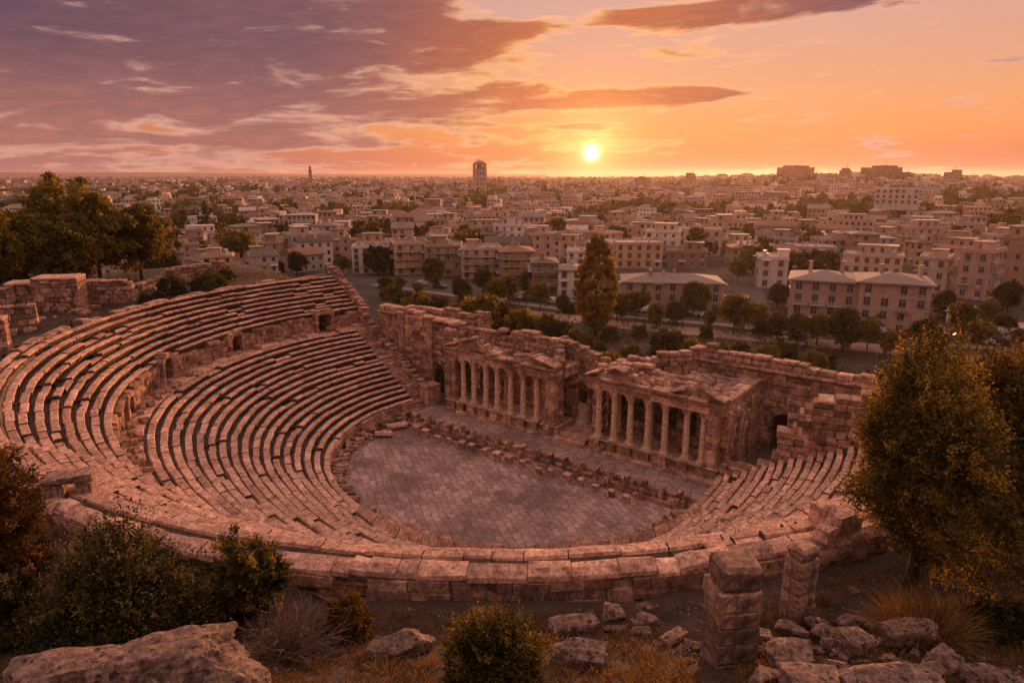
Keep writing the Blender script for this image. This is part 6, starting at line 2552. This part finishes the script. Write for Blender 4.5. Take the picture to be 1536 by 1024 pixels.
cands = []
d = 196.0
while d < 1500:
    st_ = 11.2 + d * .009
    half = d * .80
    x = -half
    while x < half:
        xx, yy = x + rnd.uniform(-3.5, 3.5), d + rnd.uniform(-4, 4)
        w, dp = rnd.uniform(7, 12.5), rnd.uniform(6.5, 10)
        if rnd.random() < .12:
            w *= 1.6
        fl = rnd.choice((2, 2, 3, 3, 3, 4)) if d < 500 else rnd.choice((2, 3, 3, 4, 4, 5))
        cands.append((xx, yy, w, dp, fl))
        x += st_ + rnd.uniform(-2, 4)
    d += 10.2 + d * .013
grid = {}
for x, y, r in taken:
    grid.setdefault((int(x // 30), int(y // 30)), []).append((x, y, r))


def free(x, y, r):
    gx, gy = int(x // 30), int(y // 30)
    for i in (-1, 0, 1):
        for j in (-1, 0, 1):
            for a, b_, c_ in grid.get((gx + i, gy + j), ()):
                if math.hypot(a - x, b_ - y) < (r + c_) * .74:
                    return False
    return True


WKEY = ['cream', 'cream', 'tan', 'tan', 'pink', 'pink', 'white', 'grey', 'ochre', 'brown']
NUMW = {2: 'two storey', 3: 'three storey', 4: 'four storey', 5: 'five storey'}
counts = {}
nh = 0
far = []
trees_c = []
for x, y, w, dp, fl in cands:
    u, v = proj((x, y, 5))
    green = nz(x, y, .010, 2) + .5 * nz(x, y, .03, 7)
    if u < -60 or u > 1600:
        continue
    if ground(x, y) > 3 and y < 260:
        continue
    if green > .22 and rnd.random() < .8 or rnd.random() < .11:
        trees_c.append((x, y))
        continue
    if not free(x, y, math.hypot(w, dp) / 2):
        continue
    if 520 < y < 855 and abs(u - 720) < 16:
        continue
    # keep the street and side street clear
    if y < 228 and x > -62:
        continue
    grid.setdefault((int(x // 30), int(y // 30)), []).append((x, y, math.hypot(w, dp) / 2))
    if nh < 262:
        nh += 1
        wc = rnd.choice(WKEY)
        roof = rnd.choice(('flat', 'flat', 'flat', 'hip', 'gable'))
        rc = rnd.choice(('pale', 'pale', 'grey', 'dark')) if roof == 'flat' else rnd.choice(('grey', 'red', 'pale', 'dark'))
        se = sector(u)
        lb_ = '%s %s house, %s %s roof,' % (wc, NUMW[fl], rc, {'flat': 'flat', 'hip': 'hipped', 'gable': 'gabled'}[roof])
        key = (lb_, se)
        counts[key] = counts.get(key, 0) + 1
        n_ = counts[key]
        lb_ = lb_ + ' ' + se + ('' if n_ == 1 else ', %s back' % ORD[n_ - 1])
        det = 1 if y < 285 else 0
        house((x, y, ground(x, y)), w, dp, fl * 2.6, fl, rnd.choice((0, .12, -.15, .3, -.3, .5)) + rnd.uniform(-.06, .06), wc, rc, roof, det, lb_, 'house', 'houses of the town', 'town_house', rnd.choice((2, 3, 4, 5)) if roof == 'flat' else rnd.choice((1, 2)), pitch=2.5, balc=.25 if y < 300 and rnd.random() < .5 else 0,
              sides=('f', 'l' if x > 0 else 'r'))
    else:
        far.append((x, y, w, dp, fl * 2.6))
# what lies farther off reads as one mass of houses
d = 1500.0
while d < 5200:
    st_ = 24 + (d - 1500) * .012
    x = -d * .85
    while x < d * .85:
        if nz(x, d, .004, 2) < .28:
            far.append((x + rnd.uniform(-8, 8), d + rnd.uniform(-12, 12), rnd.uniform(12, 30), rnd.uniform(10, 18), rnd.choice((6, 8, 10, 12, 14, 18))))
        else:
            trees_c.append((x, d))
        x += st_ * rnd.uniform(.6, 1.8)
    d += 40 + (d - 1500) * .035
vs, fs, uvl, mi, tn_l = [], [], [], [], []
for x, y, w, dp, h in far:
    z = ground(x, y)
    yaw = facing(x, y) + rnd.choice((0, .2, -.2, .45, -.45))
    c, s_ = math.cos(yaw), math.sin(yaw)
    b = len(vs)
    cor = [(-w / 2, -dp / 2), (w / 2, -dp / 2), (w / 2, dp / 2), (-w / 2, dp / 2)]
    for zz in (z - 3, z + h):
        for a, e in cor:
            vs.append((x + a * c - e * s_, y + a * s_ + e * c, zz))
    k = rnd.randrange(7)
    for i in range(4):
        j = (i + 1) % 4
        fs.append((b + i, b + j, b + 4 + j, b + 4 + i))
        L_ = max(1, round((w if i % 2 == 0 else dp) / 2.3)) * 2.3
        o_ = rnd.randrange(50) * 2.3
        uvl += [(o_, -3), (o_ + L_, -3), (o_ + L_, h), (o_, h)]
        mi.append(k)
    if rnd.random() < .35:
        rh = min(w, dp) * .22
        vs += [(x - (w * .25) * c, y - (w * .25) * s_, z + h + rh), (x + (w * .25) * c, y + (w * .25) * s_, z + h + rh)]
        for f_ in ((4, 5, 9, 8), (5, 6, 9), (6, 7, 8, 9), (7, 4, 8)):
            fs.append(tuple(b + q for q in f_))
            uvl += [(0, -.03)] * len(f_)
            mi.append(7 + rnd.choice((0, 2, 3)))
    else:
        fs.append((b + 4, b + 5, b + 6, b + 7))
        uvl += [(0, -.03)] * 4
        mi.append(7 + rnd.choice((0, 1, 1)))
        if rnd.random() < .6:
            b2 = len(vs)
            a0, e0 = rnd.uniform(-w * .3, w * .3), rnd.uniform(-dp * .25, dp * .25)
            hw, hh = rnd.uniform(1.2, 3), rnd.uniform(1.5, 3)
            for zz in (z + h - .1, z + h + hh):
                for a, e in ((-hw, -hw), (hw, -hw), (hw, hw), (-hw, hw)):
                    vs.append((x + (a0 + a) * c - (e0 + e) * s_, y + (a0 + a) * s_ + (e0 + e) * c, zz))
            for f_ in ((0, 1, 5, 4), (1, 2, 6, 5), (2, 3, 7, 6), (3, 0, 4, 7), (4, 5, 6, 7)):
                fs.append(tuple(b2 + q for q in f_))
                uvl += [(0, -.03)] * 4
                mi.append(k)
me = bpy.data.meshes.new('distant_town')
me.from_pydata(vs, [], fs)
for k in WALLC:
    me.materials.append(WMW[k])
for k in ROOFC:
    me.materials.append(RM[k])
me.polygons.foreach_set('material_index', mi)
uv = me.uv_layers.new(name='UVMap')
uv.data.foreach_set('uv', [q for p_ in uvl for q in p_])
tag(link('distant_town', me), kind='stuff')

# trees among the houses: the nearest as things, the rest as one mass
CT = [crown_mesh('crown', M['leaf_dark'], 8, 3.6, 46, 24, .95, .3, base=.12, lobes=5, tonebase=.45), crown_mesh('crown', M['leaf_mid'], 8, 3.4, 46, 24, .95, .3, base=.14, lobes=5, tonebase=.35),
      crown_mesh('crown', M['leaf_dark'], 7, 4.2, 46, 24, .95, .3, base=.1, lobes=5, tonebase=.6)]
CTT = trunk_mesh(8, .2, 3, 2, .6)
trees_c.sort(key=lambda q: q[1])
KN = ['dark', 'olive', 'wide dark']
cnt = {}
massf = MB()
ntree = 0
for x, y in trees_c:
    for rep in range(2 if y < 700 else 1):
        xx, yy = x + rnd.uniform(-7, 7) * rep, y + rnd.uniform(-6, 6) * rep
        u, v = proj((xx, yy, 4))
        if u < -40 or u > 1580 or not free(xx, yy, 2.0):
            continue
        k = rnd.randrange(3)
        if ntree < 170:
            ntree += 1
            key = (KN[k], sector(u))
            cnt[key] = cnt.get(key, 0) + 1
            tree('town_tree', (xx, yy, ground(xx, yy)), CT[k], CTT, rnd.uniform(0, 6), rnd.uniform(.8, 1.35), '%s %s tree %s, counted from the front' % (ORD[cnt[key] - 1], KN[k], sector(u)), 'tree', 'trees among the houses')
        else:
            s_ = rnd.uniform(6, 11) * (1 + y / 4000)
            z = ground(xx, yy)
            for _ in range(26 if y < 1500 else 14):
                q = rdir(.1)
                leaf_quad(massf, Vector((xx + q.x * s_ * .6 * (1 + y / 2500), yy + q.y * s_ * .6, z + s_ * .45 + q.z * s_ * .4)), rdir(), s_ * .55, min(1, max(0, rnd.gauss(.45, .2))), .9)
tag(massf.build('distant_treetops', M['leaf_dark'], fix=False), kind='stuff')

# low far ridge on the left horizon
mb = MB()
hv = []
for i in range(61):
    x = -7000 + 7400 * i / 60
    h = 34 + 22 * sstep(-1500, -4500, x) + 9 * nz(x, 0, .0009, 4)
    hv += [(x, 8200, -2), (x, 8400, h), (x, 8800, -2)]
mb.add(hv, [(3 * i + k, 3 * i + 3 + k, 3 * i + 4 + k, 3 * i + 1 + k) for i in range(60) for k in (0, 1)])
M['ridge'] = plain_mat('ridge', (.10, .075, .065), .95, .3, .01)
tag(mb.build('hills', M['ridge'], smooth=True), kind='structure')

# ------------------------------------------------------------------ cars
def car_meshes():
    L_, W_, Hh = 4.3, 1.75, 1.45
    prof = [(-2.15, .32), (-2.15, .72), (-1.95, .86), (-1.05, .93), (-.42, 1.40), (.95, 1.43), (1.62, 1.0), (2.05, .93), (2.15, .74), (2.15, .32)]
    mb = MB()
    n = len(prof)
    vs = []
    for y, k in ((-W_ / 2, 1), (-W_ / 2 * .93, 1), (W_ / 2 * .93, 1), (W_ / 2, 1)):
        for x, z in prof:
            inn = .86 if z > 1.1 else 1
            vs.append((x, y * inn, z if abs(y) > .82 * W_ / 2 and True else z + (.03 if z > .7 else 0)))
    fs = [(r * n + i, r * n + i + 1, (r + 1) * n + i + 1, (r + 1) * n + i) for r in range(3) for i in range(n - 1)]
    fs += [tuple(range(n)), tuple(range(4 * n - 1, 3 * n - 1, -1))]
    fs += [(r * n, r * n + n - 1, (r + 1) * n + n - 1, (r + 1) * n)[::-1] for r in range(3)]
    mb.add(vs, fs)
    gl = MB()
    for sy in (-1, 1):
        y0, y1 = sy * W_ / 2 * .955, sy * W_ / 2 * .875
        gl.add([(-.88, y0, .98), (1.45, y0, 1.0), (.92, y1, 1.36), (-.42, y1, 1.34), (-.88, y0 * .96, .98), (1.45, y0 * .96, 1.0), (.92, y1 * .95, 1.36), (-.42, y1 * .95, 1.34)],
               [(0, 1, 2, 3), (4, 7, 6, 5), (0, 4, 5, 1), (1, 5, 6, 2), (2, 6, 7, 3), (3, 7, 4, 0)])
    gl.add([(-1.02, -.70, .99), (-1.02, .70, .99), (-.47, .64, 1.38), (-.47, -.64, 1.38)], [(0, 1, 2, 3)])
    gl.add([(1.60, -.70, 1.05), (1.60, .70, 1.05), (1.02, .64, 1.41), (1.02, -.64, 1.41)], [(0, 1, 2, 3)])
    wh = MB(lambda x, y, z: (x, z, y))
    wh.lathe((0, 0, -.1), [(.24, 0), (.31, .02), (.32, .1), (.31, .18), (.24, .2)], 14)
    return mb, gl, wh


M['tyre'] = plain_mat('tyre', (.02, .02, .02), .9, .1)
CARC = {'white': (.55, .53, .52), 'silver': (.32, .31, .32), 'dark grey': (.06, .06, .065), 'red': (.25, .04, .03), 'black': (.02, .02, .022), 'blue': (.05, .08, .15)}
mb, gl, wh = car_meshes()
CB = {}
for k, c in CARC.items():
    mm = plain_mat('car_paint_' + k.replace(' ', '_'), c, .35, .05, 1.0, spec=.5)
    CB[k] = mb.mesh('body', mm)
GLM = gl.mesh('windows', M['glass'])
WHM = wh.mesh('wheel', M['tyre'])
CAR = []
for i in range(9):
    CAR.append((905 + 17 * i + rnd.uniform(-3, 3), 463.5 + 1.2 * i + rnd.uniform(-.4, .4), 'on the street right of the poplar'))
for i in range(5):
    CAR.append((775 + 18 * i + rnd.uniform(-3, 3), 449 + 2.0 * i, 'on the car park left of the poplar'))
for i in range(8):
    CAR.append((1300 + 28 * i + rnd.uniform(-6, 6), 500 + 2.3 * i, 'by the right of the two wing block'))
for i in range(5):
    CAR.append((1100 + 15 * i + rnd.uniform(-3, 3), 480 + 1.8 * i, 'left of the two wing block'))
for i in range(4):
    CAR.append((600 + 30 * i, 424 + 4 * i, 'below the long row of blocks'))
cc = {}
CK = list(CARC)
for k, (u, v, where) in enumerate(CAR):
    p = at(u, v, .07)
    q = at(u + 10, v + 1.2, .07)
    ck = rnd.choice(['silver', 'dark grey', 'black', 'blue', 'dark grey'] if k % 4 else ['white', 'silver', 'red'])
    key = (ck, where)
    cc[key] = cc.get(key, 0) + 1
    o = empty('parked_car', p, math.atan2(q.y - p.y, q.x - p.x) + rnd.choice((0, PI)) + rnd.uniform(-.06, .06), '%s %s car parked %s' % (ORD[cc[key] - 1], ck, where), 'car', 'parked cars')
    link('body', CB[ck], o)
    link('windows', GLM, o)
    for x in (-1.35, 1.35):
        for y in (-.8, .8):
            link('wheel', WHM, o, (x, y, .32))
